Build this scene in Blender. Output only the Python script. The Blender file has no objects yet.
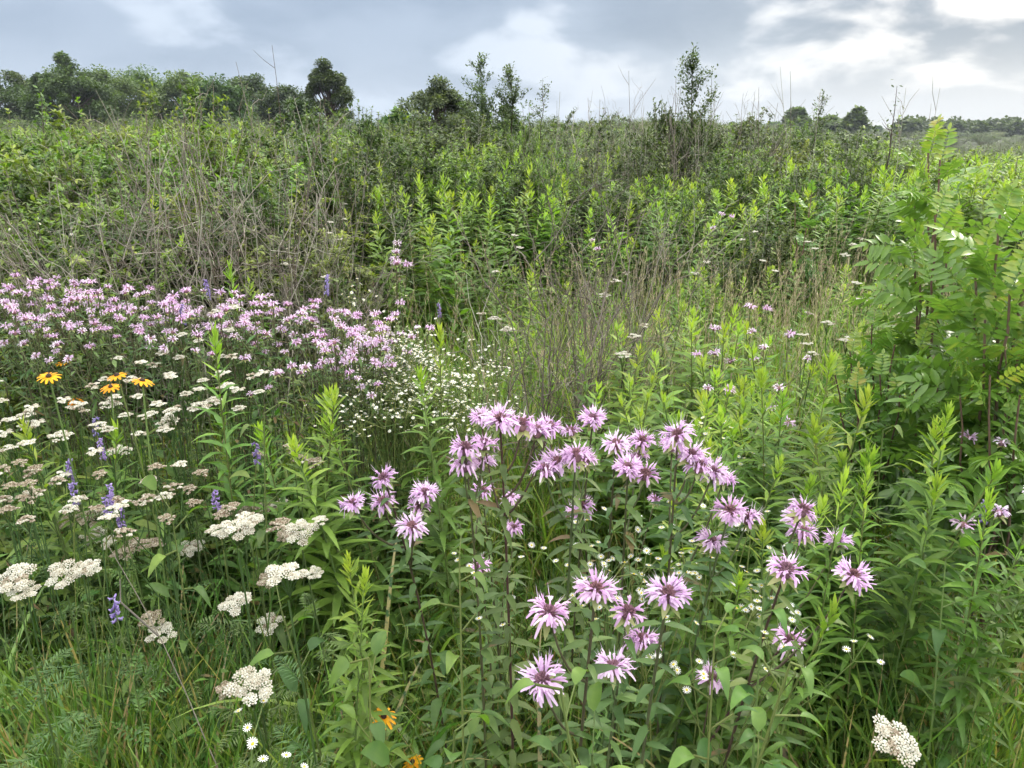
import bpy, math, numpy as np
from mathutils import Vector, Matrix
R = math.radians
rng = np.random.default_rng(11)
S = bpy.context.scene
COL = S.collection

# ------------------------------------------------------------------ camera
F = 773.0; TH = math.atan((384 - 124) / F); CZ = 1.62
cam_d = bpy.data.cameras.new('camera'); cam = bpy.data.objects.new('camera', cam_d); COL.objects.link(cam)
cam_d.sensor_width = 36; cam_d.lens = F / 1024 * 36; cam_d.clip_start = 0.02; cam_d.clip_end = 5000
cam.location = (0, 0, CZ); cam.rotation_euler = (math.pi / 2 - TH, 0, 0)
S.camera = cam
FW = np.array([0, math.cos(TH), -math.sin(TH)]); UP = np.array([0, math.sin(TH), math.cos(TH)]); RT = np.array([1., 0, 0])

def ray(px, py): return FW + RT * ((px - 512) / F) + UP * ((384 - py) / F)
def at_depth(px, py, dep): return np.array([0, 0, CZ]) + ray(px, py) * dep
def at_y(px, py, y):
    r = ray(px, py); return np.array([0, 0, CZ]) + r * (y / r[1])
def gx(px, y, h=0.8):            # world x of a column at photo column px, distance y, for height h
    dep = y * math.cos(TH) - (h - CZ) * math.sin(TH)
    return (px - 512) / F * dep
def proj(x, y, z):
    dep = y * FW[1] + (z - CZ) * FW[2]; u = y * UP[1] + (z - CZ) * UP[2]
    return 512 + F * x / dep, 384 - F * u / dep
def gz(x, y):                    # the meadow rises gently away from the viewer
    t = np.clip((np.asarray(y, float) - 6) / 50, 0, 1)
    s = np.clip((np.asarray(x, float) / np.maximum(np.asarray(y, float), 1) - .18) / .4, 0, 1); return 0.55 * t * t * (3 - 2 * t) * (1 - 3.5 * s * s * (3 - 2 * s)) + 0.03 * np.sin(np.asarray(x) * 1.3 + 1) * np.sin(np.asarray(y) * 0.9) - 0.03

# ------------------------------------------------------------------ mesh builder
class MB:
    def __init__(s): s.V = []; s.F = []; s.A = []; s.M = []; s.n = 0
    def add(s, v, q, a, mat=0):
        v = np.asarray(v, np.float32).reshape(-1, 3); q = np.asarray(q, np.int64).reshape(-1, 4)
        a = np.broadcast_to(np.asarray(a, np.float32).reshape(-1), (len(v),)) if np.size(a) in (1, len(v)) else np.asarray(a)
        s.V.append(v); s.F.append(q + s.n); s.A.append(a.astype(np.float32)); s.M.append(np.full(len(q), mat, np.int32)); s.n += len(v)
    def merge(s, o, mat_off=0):
        for v, q, a, m in zip(o.V, o.F, o.A, o.M):
            pass
        if o.V:
            s.V.append(np.concatenate(o.V)); s.F.append(np.concatenate(o.F) + s.n); s.A.append(np.concatenate(o.A)); s.M.append(np.concatenate(o.M) + mat_off)
            s.n += o.n
    def mesh(s, name, mats, smooth=True):
        me = bpy.data.meshes.new(name)
        V = np.concatenate(s.V); Q = np.concatenate(s.F); A = np.concatenate(s.A); M = np.concatenate(s.M)
        me.vertices.add(len(V)); me.vertices.foreach_set('co', V.ravel())
        me.loops.add(Q.size); me.loops.foreach_set('vertex_index', Q.ravel().astype(np.int32))
        me.polygons.add(len(Q)); me.polygons.foreach_set('loop_start', (np.arange(len(Q)) * 4).astype(np.int32))
        me.polygons.foreach_set('material_index', M)
        me.polygons.foreach_set('use_smooth', np.full(len(Q), smooth))
        at = me.attributes.new('v', 'FLOAT', 'POINT'); at.data.foreach_set('value', A)
        for m in (mats if isinstance(mats, (list, tuple)) else [mats]): me.materials.append(m)
        me.update(calc_edges=True)
        return me

def nz(a): a = np.asarray(a, float); return a / np.maximum(np.linalg.norm(a, axis=-1, keepdims=True), 1e-9)
PROF = {'lance': lambda t: np.sin(np.pi * np.clip(t, 0, 1) ** 0.75) ** 0.8 * (1 - .02) + .03,
        'ovate': lambda t: np.sin(np.pi * np.clip(t, 0, 1) ** 0.62) ** 0.75 + .03,
        'round': lambda t: np.sin(np.pi * np.clip(t, 0, 1) ** 0.75) ** 0.7 + .03,
        'blade': lambda t: np.clip(1.02 - t ** 2.2, .02, 1) * (0.55 + 0.45 * np.minimum(1, t * 4)),
        'petal': lambda t: 0.45 + 0.55 * np.sin(np.pi * np.clip(t * 0.85 + .1, 0, 1))}
def leaves(mb, base, d, L, W, droop=0.25, nseg=4, fold=0.25, prof='lance', v=0.5, mat=0, up=None, wav=0.0):
    base = np.asarray(base, float).reshape(-1, 3); N = len(base)
    d = nz(np.broadcast_to(d, (N, 3))); L = np.broadcast_to(np.asarray(L, float), (N,)); W = np.broadcast_to(np.asarray(W, float), (N,))
    droop = np.broadcast_to(np.asarray(droop, float), (N,)); v = np.broadcast_to(np.asarray(v, float), (N,))
    up = np.array([0, 0, 1.]) if up is None else up
    up = np.broadcast_to(up, (N, 3)) + rng.normal(0, .18, (N, 3))
    side = nz(np.cross(d, up)); nrm = nz(np.cross(side, d))
    t = np.linspace(0, 1, nseg + 1)
    w = PROF[prof](t)
    cen = base[:, None] + d[:, None] * (L[:, None] * t)[..., None] + np.array([0, 0, -1.]) * (droop * L)[:, None, None] * (t ** 2)[None, :, None]
    if wav > 0: cen = cen + side[:, None] * (np.sin(t * 5)[None] * wav * L[:, None] * rng.normal(0, 1, (N, 1)))[..., None]
    hw = (W[:, None] * w[None] * .5)[..., None]
    l = cen - side[:, None] * hw + nrm[:, None] * hw * fold
    r = cen + side[:, None] * hw + nrm[:, None] * hw * fold
    K = nseg + 1
    if fold == 0:
        vv = np.stack([l, r], 2).reshape(N, K * 2, 3)
        q = np.array([[2 * i, 2 * i + 1, 2 * i + 3, 2 * i + 2] for i in range(nseg)]); st = K * 2
    else:
        vv = np.stack([l, cen, r], 2).reshape(N, K * 3, 3)
        q = np.array([x for i in range(nseg) for x in ([3 * i, 3 * i + 1, 3 * i + 4, 3 * i + 3], [3 * i + 1, 3 * i + 2, 3 * i + 5, 3 * i + 4])]); st = K * 3
    Q = (q[None] + (np.arange(N) * st)[:, None, None]).reshape(-1, 4)
    mb.add(vv.reshape(-1, 3), Q, np.repeat(v, st), mat)

def tubes(mb, P, Rr, n=4, v=0.5, mat=0):
    P = np.asarray(P, float)
    if P.ndim == 2: P = P[None]
    N, K = P.shape[:2]; Rr = np.broadcast_to(np.asarray(Rr, float), (N, K)); v = np.broadcast_to(np.asarray(v, float), (N,))
    T = nz(np.gradient(P, axis=1)); ref = np.where(np.abs(T[..., 2:3]) > .85, np.array([1., 0.2, 0]), np.array([0.1, 0, 1.]))
    # one reference for a whole tube keeps the rings aligned
    ref = np.broadcast_to(ref.mean(1, keepdims=True), T.shape)
    a = nz(np.cross(T, ref)); b = np.cross(T, a)
    ang = np.arange(n) * 2 * np.pi / n
    ring = P[:, :, None] + Rr[:, :, None, None] * (a[:, :, None] * np.cos(ang)[None, None, :, None] + b[:, :, None] * np.sin(ang)[None, None, :, None])
    q = []
    for i in range(K - 1):
        for j in range(n): q.append([i * n + j, i * n + (j + 1) % n, (i + 1) * n + (j + 1) % n, (i + 1) * n + j])
    Q = (np.array(q)[None] + (np.arange(N) * K * n)[:, None, None]).reshape(-1, 4)
    mb.add(ring.reshape(-1, 3), Q, np.repeat(v, K * n), mat)

def dome(mb, c, r, axis=(0, 0, 1), v=.5, mat=0, n=8, rings=4, flat=1.0, full=False, bump=0):
    axis = nz(np.array(axis, float)); a = nz(np.cross(axis, [0.3, 1, .1])); b = np.cross(axis, a)
    th = np.linspace(0.02, math.pi - .02 if full else math.pi / 2, rings + 1); ang = np.arange(n) * 2 * math.pi / n
    rr = r * (1 + bump * rng.normal(0, 1, (rings + 1, n)))
    pts = np.array(c) + (rr * np.sin(th)[:, None])[..., None] * (np.cos(ang)[:, None] * a + np.sin(ang)[:, None] * b)[None] + (rr * np.cos(th)[:, None] * flat)[..., None] * axis
    q = [[i * n + j, i * n + (j + 1) % n, (i + 1) * n + (j + 1) % n, (i + 1) * n + j] for i in range(rings) for j in range(n)]
    mb.add(pts.reshape(-1, 3), q, v, mat)

def bez(p0, p1, p2, k=8):
    t = np.linspace(0, 1, k)[:, None]; return (1 - t) ** 2 * np.asarray(p0) + 2 * t * (1 - t) * np.asarray(p1) + t * t * np.asarray(p2)
def pt_on(P, t):
    P = np.asarray(P); s = np.clip(np.asarray(t), 0, 1) * (len(P) - 1); i = np.minimum(s.astype(int), len(P) - 2); f = (s - i)[..., None]
    return P[i] * (1 - f) + P[i + 1] * f
def azd(az, el): az = np.asarray(az); el = np.asarray(el); return np.stack([np.cos(az) * np.cos(el), np.sin(az) * np.cos(el), np.sin(el) * np.ones_like(az)], -1)
U = lambda a, b, n=None: rng.uniform(a, b, n)

# ------------------------------------------------------------------ materials
def s2l(c): return tuple(((x / 255) / 12.92 if x / 255 <= .04045 else ((x / 255 + .055) / 1.055) ** 2.4) for x in c)
def ramp_mat(name, stops, trans=0.35, rough=.5, spec=.35, var=.35, ttint=(1.0, 1.0, 1.0), hue=.03):
    m = bpy.data.materials.new(name); m.use_nodes = True; nt = m.node_tree; nt.nodes.clear(); N = nt.nodes.new; Lk = nt.links.new
    out = N('ShaderNodeOutputMaterial'); at = N('ShaderNodeAttribute'); at.attribute_name = 'v'
    oi = N('ShaderNodeObjectInfo'); nz_ = N('ShaderNodeTexNoise'); nz_.inputs['Scale'].default_value = 55; nz_.inputs['Detail'].default_value = 4
    tc = N('ShaderNodeTexCoord'); Lk(tc.outputs['Object'], nz_.inputs['Vector'])
    m1 = N('ShaderNodeMath'); m1.operation = 'MULTIPLY_ADD'; Lk(nz_.outputs['Fac'], m1.inputs[0]); m1.inputs[1].default_value = .44; m1.inputs[2].default_value = -.22
    m2 = N('ShaderNodeMath'); m2.operation = 'ADD'; Lk(at.outputs['Fac'], m2.inputs[0]); Lk(m1.outputs[0], m2.inputs[1])
    rp = N('ShaderNodeValToRGB'); Lk(m2.outputs[0], rp.inputs[0]); el = rp.color_ramp.elements
    for i, (p, c) in enumerate(stops):
        e = el[i] if i < 2 else el.new(p)
        e.position = p; e.color = (*c, 1)
    hs = N('ShaderNodeHueSaturation'); Lk(rp.outputs[0], hs.inputs['Color'])
    a2 = N('ShaderNodeAttribute'); a2.attribute_name = 'rnd'; sm = N('ShaderNodeMath'); sm.operation = 'ADD'; Lk(oi.outputs['Random'], sm.inputs[0]); Lk(a2.outputs['Fac'], sm.inputs[1])
    fr = N('ShaderNodeMath'); fr.operation = 'FRACT'; Lk(sm.outputs[0], fr.inputs[0])
    mh = N('ShaderNodeMath'); mh.operation = 'MULTIPLY_ADD'; Lk(fr.outputs[0], mh.inputs[0]); mh.inputs[1].default_value = hue * 2; mh.inputs[2].default_value = .5 - hue
    Lk(mh.outputs[0], hs.inputs['Hue'])
    wn = N('ShaderNodeTexWhiteNoise'); wn.noise_dimensions = '1D'; Lk(fr.outputs[0], wn.inputs['W'])
    mv = N('ShaderNodeMath'); mv.operation = 'MULTIPLY_ADD'; Lk(wn.outputs['Value'], mv.inputs[0]); mv.inputs[1].default_value = var; mv.inputs[2].default_value = 1 - var / 2
    Lk(mv.outputs[0], hs.inputs['Value'])
    pr = N('ShaderNodeBsdfPrincipled'); pr.inputs['Roughness'].default_value = rough; pr.inputs['Specular IOR Level'].default_value = spec
    Lk(hs.outputs[0], pr.inputs['Base Color'])
    if trans > 0:
        tr = N('ShaderNodeBsdfTranslucent'); mx = N('ShaderNodeMixShader'); mx.inputs[0].default_value = trans
        mc = N('ShaderNodeMix'); mc.data_type = 'RGBA'; mc.blend_type = 'MULTIPLY'; mc.inputs[0].default_value = 1; Lk(hs.outputs[0], mc.inputs[6]); mc.inputs[7].default_value = (*ttint, 1)
        Lk(mc.outputs[2], tr.inputs['Color']); Lk(pr.outputs[0], mx.inputs[1]); Lk(tr.outputs[0], mx.inputs[2]); Lk(mx.outputs[0], out.inputs[0])
    else: Lk(pr.outputs[0], out.inputs[0])
    return m
TT = (1.45, 1.6, .5)
M = {}
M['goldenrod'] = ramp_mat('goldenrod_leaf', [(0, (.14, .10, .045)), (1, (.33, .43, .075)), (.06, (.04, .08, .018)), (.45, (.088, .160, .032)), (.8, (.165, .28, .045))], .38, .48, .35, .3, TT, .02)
M['goldenrod_stem'] = ramp_mat('goldenrod_stem', [(0, (.10, .13, .04)), (1, (.16, .22, .06))], 0, .6)
M['berg_leaf'] = ramp_mat('bergamot_leaf', [(0, (.15, .11, .05)), (1, (.16, .23, .07)), (.05, (.045, .085, .025)), (.5, (.085, .15, .042))], .36, .5, .35, .25, TT)
M['berg_stem'] = ramp_mat('bergamot_stem', [(0, (.075, .04, .035)), (1, (.12, .15, .06))], 0, .6)
M['petal'] = ramp_mat('bergamot_petal', [(0, (.50, .29, .52)), (1, (.86, .69, .86)), (.5, (.71, .47, .72))], .35, .55, .2, .18, (1.1, 1.0, 1.12), .012)
M['petal_pale'] = ramp_mat('bergamot_petal_pale', [(0, (.54, .38, .56)), (1, (.86, .76, .86)), (.5, (.73, .56, .76))], .35, .55, .2, .18, (1.1, 1.0, 1.12), .012)
M['berg_core'] = ramp_mat('bergamot_centre', [(0, (.14, .07, .07)), (1, (.40, .22, .27))], .1, .7)
M['bract'] = ramp_mat('bergamot_bract', [(0, (.14, .20, .06)), (1, (.42, .45, .22))], .35, .55, .3, .2, TT)
M['grass'] = ramp_mat('grass_blade', [(0, (.30, .24, .12)), (1, (.25, .35, .07)), (.05, (.04, .08, .02)), (.5, (.09, .165, .034))], .4, .42, .45, .35, TT)
M['wide_grass'] = ramp_mat('wide_grass_blade', [(0, (.30, .24, .12)), (1, (.22, .34, .08)), (.04, (.04, .09, .025)), (.5, (.085, .17, .042))], .4, .38, .5, .25, TT)
M['dry'] = ramp_mat('dry_straw', [(0, (.20, .17, .08)), (1, (.52, .45, .30)), (.5, (.36, .31, .19))], .2, .65, .2, .3)
M['twig'] = ramp_mat('bare_twig', [(0, (.11, .09, .06)), (1, (.42, .39, .33)), (.5, (.215, .195, .16))], 0, .75, .2, .3)
M['weed'] = ramp_mat('weed_leaf', [(0, (.16, .11, .045)), (1, (.24, .34, .06)), (.04, (.03, .065, .018)), (.5, (.07, .135, .03))], .38, .5, .4, .35, TT)
M['yarrow_leaf'] = ramp_mat('yarrow_leaf', [(0, (.05, .09, .03)), (1, (.13, .2, .07))], .3, .6, .3, .25, TT)
M['yarrow_fl'] = ramp_mat('yarrow_floret', [(0, (.16, .11, .07)), (1, (.66, .65, .57)), (.35, (.36, .31, .23)), (.62, (.50, .47, .38))], .2, .6, .25, .1, hue=.005)
M['white'] = ramp_mat('white_petal', [(0, (.70, .70, .66)), (1, (.88, .88, .88))], .25, .6, .2, .1, hue=.005)
M['yellow'] = ramp_mat('yellow_disc', [(0, (.5, .36, .03)), (1, (.75, .6, .06))], .1, .7, .2, .1, hue=.01)
M['orange'] = ramp_mat('orange_petal', [(0, (.72, .26, .01)), (1, (.85, .42, .015))], .3, .5, .2, .1, hue=.008)
M['cone'] = ramp_mat('dark_cone', [(0, (.025, .012, .008)), (1, (.06, .03, .02))], 0, .7)
M['violet'] = ramp_mat('vetch_floret', [(0, (.20, .13, .40)), (1, (.46, .38, .68))], .3, .55, .2, .15, hue=.015)
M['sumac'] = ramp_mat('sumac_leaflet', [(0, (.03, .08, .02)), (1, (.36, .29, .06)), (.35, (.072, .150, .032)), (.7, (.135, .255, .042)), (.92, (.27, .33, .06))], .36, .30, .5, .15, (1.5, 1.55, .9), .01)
M['sumac_stem'] = ramp_mat('sumac_stem', [(0, (.12, .075, .055)), (1, (.22, .13, .10))], 0, .7)
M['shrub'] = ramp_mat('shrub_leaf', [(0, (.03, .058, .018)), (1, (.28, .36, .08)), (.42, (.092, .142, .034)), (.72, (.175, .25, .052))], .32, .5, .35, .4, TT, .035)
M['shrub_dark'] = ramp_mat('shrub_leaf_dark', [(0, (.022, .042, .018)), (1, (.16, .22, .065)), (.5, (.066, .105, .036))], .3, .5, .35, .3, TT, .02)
M['olive'] = ramp_mat('grey_green_leaf', [(0, (.045, .065, .035)), (1, (.22, .27, .14)), (.5, (.085, .12, .06))], .3, .55, .3, .3, TT, .015)
M['tree'] = ramp_mat('tree_leaf', [(0, (.04, .07, .028)), (1, (.19, .26, .09)), (.5, (.095, .150, .055))], .28, .55, .3, .45, TT, .025)
M['twig_dark'] = ramp_mat('bare_twig_grey', [(0, (.07, .055, .045)), (1, (.27, .24, .20)), (.5, (.14, .12, .10))], 0, .8, .2, .2)
M['bark'] = ramp_mat('bark', [(0, (.06, .045, .035)), (1, (.14, .11, .09))], 0, .85)

def simple_noise_mat(name, c1, c2, scale):
    m = bpy.data.materials.new(name); m.use_nodes = True; nt = m.node_tree; pr = nt.nodes['Principled BSDF']; pr.inputs['Roughness'].default_value = .95
    n = nt.nodes.new('ShaderNodeTexNoise'); n.inputs['Scale'].default_value = scale; n.inputs['Detail'].default_value = 8
    tc = nt.nodes.new('ShaderNodeTexCoord'); nt.links.new(tc.outputs['Object'], n.inputs['Vector'])
    r = nt.nodes.new('ShaderNodeValToRGB'); r.color_ramp.elements[0].position = .35; r.color_ramp.elements[1].position = .65
    r.color_ramp.elements[0].color = (*c1, 1); r.color_ramp.elements[1].color = (*c2, 1)
    nt.links.new(n.outputs['Fac'], r.inputs[0]); nt.links.new(r.outputs[0], pr.inputs['Base Color'])
    b = nt.nodes.new('ShaderNodeBump'); b.inputs['Strength'].default_value = .6; nt.links.new(n.outputs['Fac'], b.inputs['Height']); nt.links.new(b.outputs[0], pr.inputs['Normal'])
    return m

# ------------------------------------------------------------------ scene-object helpers
def link(name, me, parent=None, loc=None):
    o = bpy.data.objects.new(name, me); COL.objects.link(o)
    if parent is not None: o.parent = parent
    if loc is not None: o.location = loc
    return o
def tag(o, label, cat, group=None):
    o['label'] = label; o['category'] = cat
    if group: o['group'] = group
    return o
def root(name, loc=(0, 0, 0)):
    o = bpy.data.objects.new(name, None); o.empty_display_size = .05; COL.objects.link(o); o.location = loc; return o
def copy_tree(o, parent=None):
    c = o.copy(); COL.objects.link(c)
    if parent is not None: c.parent = parent
    for ch in o.children: copy_tree(ch, c)
    return c
class Pool:                      # a set of variants; the first use of each places the original, later uses copy it
    def __init__(s, protos): s.p = protos; s.used = set(); s.k = 0
    def place(s, x, y, scale=1, rz=None, label='', cat='', group=None, i=None, tilt=.05, sz=None):
        if i is None: i = s.k % len(s.p); s.k += 1
        p = s.p[i]
        if i in s.used: o = copy_tree(p)
        else: o = p; s.used.add(i)
        o.location = (x, y, float(gz(x, y)) - .01); o.rotation_euler = (rng.normal(0, tilt), rng.normal(0, tilt), U(0, 6.28) if rz is None else rz)
        o.scale = (scale, scale, scale if sz is None else sz)
        tag(o, label, cat, group); return o
    def cleanup(s):
        for i, p in enumerate(s.p):
            if i not in s.used:
                for ch in list(p.children_recursive): bpy.data.objects.remove(ch)
                bpy.data.objects.remove(p)

def scatter(name, templates, pts, rot, scl, idx, label, cat):
    """one 'stuff' object whose geometry nodes set the template meshes on its points"""
    coll = bpy.data.collections.new(name + '_kinds')
    for i, me in enumerate(templates):
        coll.objects.link(bpy.data.objects.new('%s_kind_%02d' % (name, i), me))
    me = bpy.data.meshes.new(name + '_points'); n = len(pts)
    me.vertices.add(n); me.vertices.foreach_set('co', np.asarray(pts, np.float32).ravel())
    a = me.attributes.new('rot', 'FLOAT_VECTOR', 'POINT'); a.data.foreach_set('vector', np.asarray(rot, np.float32).ravel())
    scl = np.asarray(scl, np.float32)
    if scl.ndim == 1: scl = np.repeat(scl[:, None], 3, 1)
    a = me.attributes.new('scl', 'FLOAT_VECTOR', 'POINT'); a.data.foreach_set('vector', scl.ravel())
    a = me.attributes.new('idx', 'INT', 'POINT'); a.data.foreach_set('value', np.asarray(idx, np.int32))
    a = me.attributes.new('rnd', 'FLOAT', 'POINT'); a.data.foreach_set('value', U(0, 1, n).astype(np.float32))
    o = bpy.data.objects.new(name, me); COL.objects.link(o)
    g = bpy.data.node_groups.new(name + '_scatter', 'GeometryNodeTree')
    g.interface.new_socket('Geometry', in_out='INPUT', socket_type='NodeSocketGeometry'); g.interface.new_socket('Geometry', in_out='OUTPUT', socket_type='NodeSocketGeometry')
    N = g.nodes.new; Lk = g.links.new
    gi = N('NodeGroupInput'); go = N('NodeGroupOutput'); ip = N('GeometryNodeInstanceOnPoints'); ci = N('GeometryNodeCollectionInfo')
    ci.inputs['Collection'].default_value = coll; ci.inputs['Separate Children'].default_value = True; ci.inputs['Reset Children'].default_value = True
    def na(nm, ty):
        k = N('GeometryNodeInputNamedAttribute'); k.data_type = ty; k.inputs[0].default_value = nm; return k.outputs[0]
    Lk(gi.outputs[0], ip.inputs['Points']); Lk(ci.outputs[0], ip.inputs['Instance']); ip.inputs['Pick Instance'].default_value = True
    Lk(na('idx', 'INT'), ip.inputs['Instance Index'])
    e2r = N('FunctionNodeEulerToRotation'); Lk(na('rot', 'FLOAT_VECTOR'), e2r.inputs[0]); Lk(e2r.outputs[0], ip.inputs['Rotation'])
    Lk(na('scl', 'FLOAT_VECTOR'), ip.inputs['Scale']); ri = N('GeometryNodeRealizeInstances'); Lk(ip.outputs[0], ri.inputs[0]); Lk(ri.outputs[0], go.inputs[0])
    md = o.modifiers.new('scatter', 'NODES'); md.node_group = g
    o['kind'] = 'stuff'; tag(o, label, cat); return o

# ------------------------------------------------------------------ plant shapes
def goldenrod(mbS, mbL, H=1.1, n=70, hi=True, leafL=.095, bright=0.0, bend=.06, mS=0, mL=0, bare=.12):
    a = U(0, 6.28); tip = np.array([math.cos(a) * bend * H, math.sin(a) * bend * H, H])
    P = bez((0, 0, 0), (0, 0, H * .55), tip, 9 if hi else 4)
    tubes(mbS, P, np.linspace(.0035, .0014, len(P)) * (1 if hi else 1.3), 5 if hi else 3, U(.2, .9), mS)
    t = np.linspace(bare, .985, n) ** .9; base = pt_on(P, t)
    az = np.arange(n) * 2.39996 + U(0, 6)
    top = np.clip((t - .82) / .18, 0, 1)
    el = np.where(t < .35, U(-.2, .35, n), U(.25, .65, n)); el = el * (1 - top) + top * U(.6, 1.1, n)
    L = leafL * (0.55 + .9 * np.sin(np.pi * np.clip(t, 0, 1) ** .9) ** .8) * (1 - .6 * top) * U(.8, 1.15, n)
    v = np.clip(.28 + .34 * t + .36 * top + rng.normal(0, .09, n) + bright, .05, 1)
    v = np.where((t < .35) & (U(0, 1, n) < .18), 0.0, v)
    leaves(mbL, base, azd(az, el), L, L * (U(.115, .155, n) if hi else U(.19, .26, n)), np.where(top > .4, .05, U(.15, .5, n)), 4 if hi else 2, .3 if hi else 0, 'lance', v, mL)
    k = 13 if hi else 9; az = np.arange(k) * 2.4; s = np.linspace(0, 1, k); Lt = U(.026, .044, k) * (1.15 - .4 * s) * (1 if hi else 1.2)   # the rosette at the tip
    leaves(mbL, pt_on(P, .955 + .045 * s), azd(az, .65 + .7 * s), Lt, Lt * .25, -.05, 3 if hi else 2, .35 if hi else 0, 'lance', np.clip(.82 + .15 * s + bright * .5, 0, 1), mL)
    return P

def berg_head(hi=True, R0=.024, full=1.0, vm=.5, curl=1.0):
    """florets, centre and bracts of one head, apex up"""
    pet, core, br = MB(), MB(), MB()
    dome(core, (0, 0, -.004), .0080, v=.5, n=10, rings=5, flat=1.1, full=True, bump=.05)
    m = 90 if hi else 0
    if m:                       # small calyx tubes make the middle bristly
        ph = np.arccos(1 - U(0, 1, m) * .9); az = U(0, 6.28, m); d = azd(az, np.pi / 2 - ph)
        p0 = d * .006; p1 = d * U(.0088, .0112, m)[:, None]
        tubes(core, np.stack([p0, p1], 1), .0009, 4, U(.2, 1, m))
    n = int((40 if hi else 20) * full)
    ph = np.concatenate([U(1.2, 1.8, n * 2 // 3), U(.8, 1.25, n - n * 2 // 3)])
    az = np.arange(n) * 2.39996 + rng.normal(0, .3, n); d = azd(az, np.pi / 2 - ph)
    r0 = .008; Lt = U(.005, .010, n)
    out = nz(d * [1, 1, .6] + [0, 0, .10]); p0 = d * r0; p1 = p0 + out * Lt[:, None]
    v = np.clip(rng.normal(vm, .24, n), 0, 1)
    k = .0012 if hi else .0017
    tubes(pet, np.stack([p0, (p0 + p1) / 2 + [0, 0, .0008], p1], 1), np.array([.0006, k * .8, k]), 5 if hi else 3, v)
    lipL = R0 * U(.34, .74, n); ns = 5 if hi else 3
    upd = nz(out * [1, 1, .4] + np.array([0, 0, 1]) * U(.3, 1.1, n)[:, None] + rng.normal(0, .2, (n, 3)))
    leaves(pet, p1 - out * .001, upd, lipL * .95, (.0027 if hi else .004), U(.0, .7, n) * curl, ns, .7 if hi else 0, 'petal', np.clip(v + .2, 0, 1), wav=.02)
    lod = nz(out * [1, 1, .3] + np.array([0, 0, -1]) * U(-.15, .3, n)[:, None] + rng.normal(0, .2, (n, 3)))
    leaves(pet, p1 - out * .001, lod, lipL * .8, (.0040 if hi else .0052), U(.15, .8, n) * curl, ns, .4 if hi else 0, 'petal', np.clip(v + .1, 0, 1), wav=.02)
    if hi:                      # stamens and hair tips
        leaves(pet, p1, upd, lipL * 1.2, .0008, -.05, 2, 0, 'blade', 1.0)
    nb = 7 if hi else 5
    az = np.arange(nb) * 6.283 / nb + U(0, 1)
    leaves(br, np.tile([0, 0, -.010], (nb, 1)), azd(az, np.full(nb, -.12)), U(.016, .026, nb), U(.007, .010, nb), .25, 4, .25, 'ovate', U(.2, 1, nb))
    dome(br, (0, 0, -.011), .006, v=.5, n=6, rings=3, flat=1, full=True)
    return pet, core, br

HEADS = []
for fu, vm_, cu, rr_ in ((1, .5, 1, .026), (.9, .35, 1.2, .024), (1.1, .65, .8, .027), (.62, .4, 1.3, .023), (1, .75, 1, .025), (.8, .55, 1.5, .026), (1.15, .45, .7, .024), (.45, .3, 1.2, .020)):
    p, c, b = berg_head(True, rr_, fu, vm_, cu); HEADS.append((p.mesh('bergamot_florets', M['petal']), c.mesh('bergamot_centre', M['berg_core']), b.mesh('bergamot_bracts', M['bract'])))
HEADLO = []
for i in range(10):
    p, c, b = berg_head(False, U(.020, .026), U(.7, 1.1), U(.3, .7)); q = MB(); q.merge(p); q.merge(c, 1); q.merge(b, 2)
    HEADLO.append(q.mesh('bergamot_head', [M['petal_pale'] if i % 2 else M['petal'], M['berg_core'], M['bract']]))

def berg_leaf_pairs(mb, P, t0, t1, step, L0, L1, hi=True):
    ln = np.linalg.norm(np.diff(P, axis=0), axis=1).sum(); n = max(1, int(ln * (t1 - t0) / step)); t = np.linspace(t0, t1, n)
    base = pt_on(P, t); L = np.interp(t, [t0, t1], [L0, L1]) * U(.8, 1.15, n); a0 = U(0, 6)
    for s in (0, math.pi):
        az = a0 + np.arange(n) * (math.pi / 2) + s + rng.normal(0, .2, n)
        v = np.clip(rng.normal(.5, .2, n), .06, 1); v = np.where((t < .3) & (U(0, 1, n) < .2), 0, v)
        leaves(mb, base, azd(az, U(-.1, .45, n)), L, L * U(.22, .31, n), U(.2, .5, n), 4 if hi else 2, .28 if hi else 0, 'ovate', v)

def bergamot_plant(base, heads, hi=True, leafstep=.036, sv=.05):
    """stem and foliage meshes (local to base) and the head placements: (position, direction)"""
    st, lf = MB(), MB(); base = np.asarray(base, float); H = [np.asarray(h) - base for h in heads]
    o = int(np.argmax([h[2] for h in H])); H = [H[o]] + H[:o] + H[o + 1:]
    top = H[0]; ctrl = np.array([top[0] * .25 + U(-.02, .02), top[1] * .25 + U(-.02, .02), top[2] * .6])
    P = bez((0, 0, 0), ctrl, top, 12); n = 6 if hi else 4
    tubes(st, P, np.linspace(.0034, .0017, 12), n, sv)
    berg_leaf_pairs(lf, P, .22, .95, leafstep, .072, .038, hi); dirs = [P[-1] - P[-2]]
    for h in H[1:]:
        dist = np.linalg.norm(h[:2] - top[:2]); tb = np.clip(1 - (dist * 1.6 + max(0, top[2] - h[2]) + .05) / top[2], .3, .9)
        b0 = pt_on(P, np.array(tb)); Q = bez(b0, b0 * .35 + h * .65 + np.array([0, 0, -.05 - .1 * dist]), h, 8)
        tubes(st, Q, np.linspace(.0021, .0014, 8), n, min(1, sv + .15)); berg_leaf_pairs(lf, Q, .2, .93, leafstep, .052, .032, hi); dirs.append(Q[-1] - Q[-2])
    return st, lf, list(zip(H, dirs))

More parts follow.
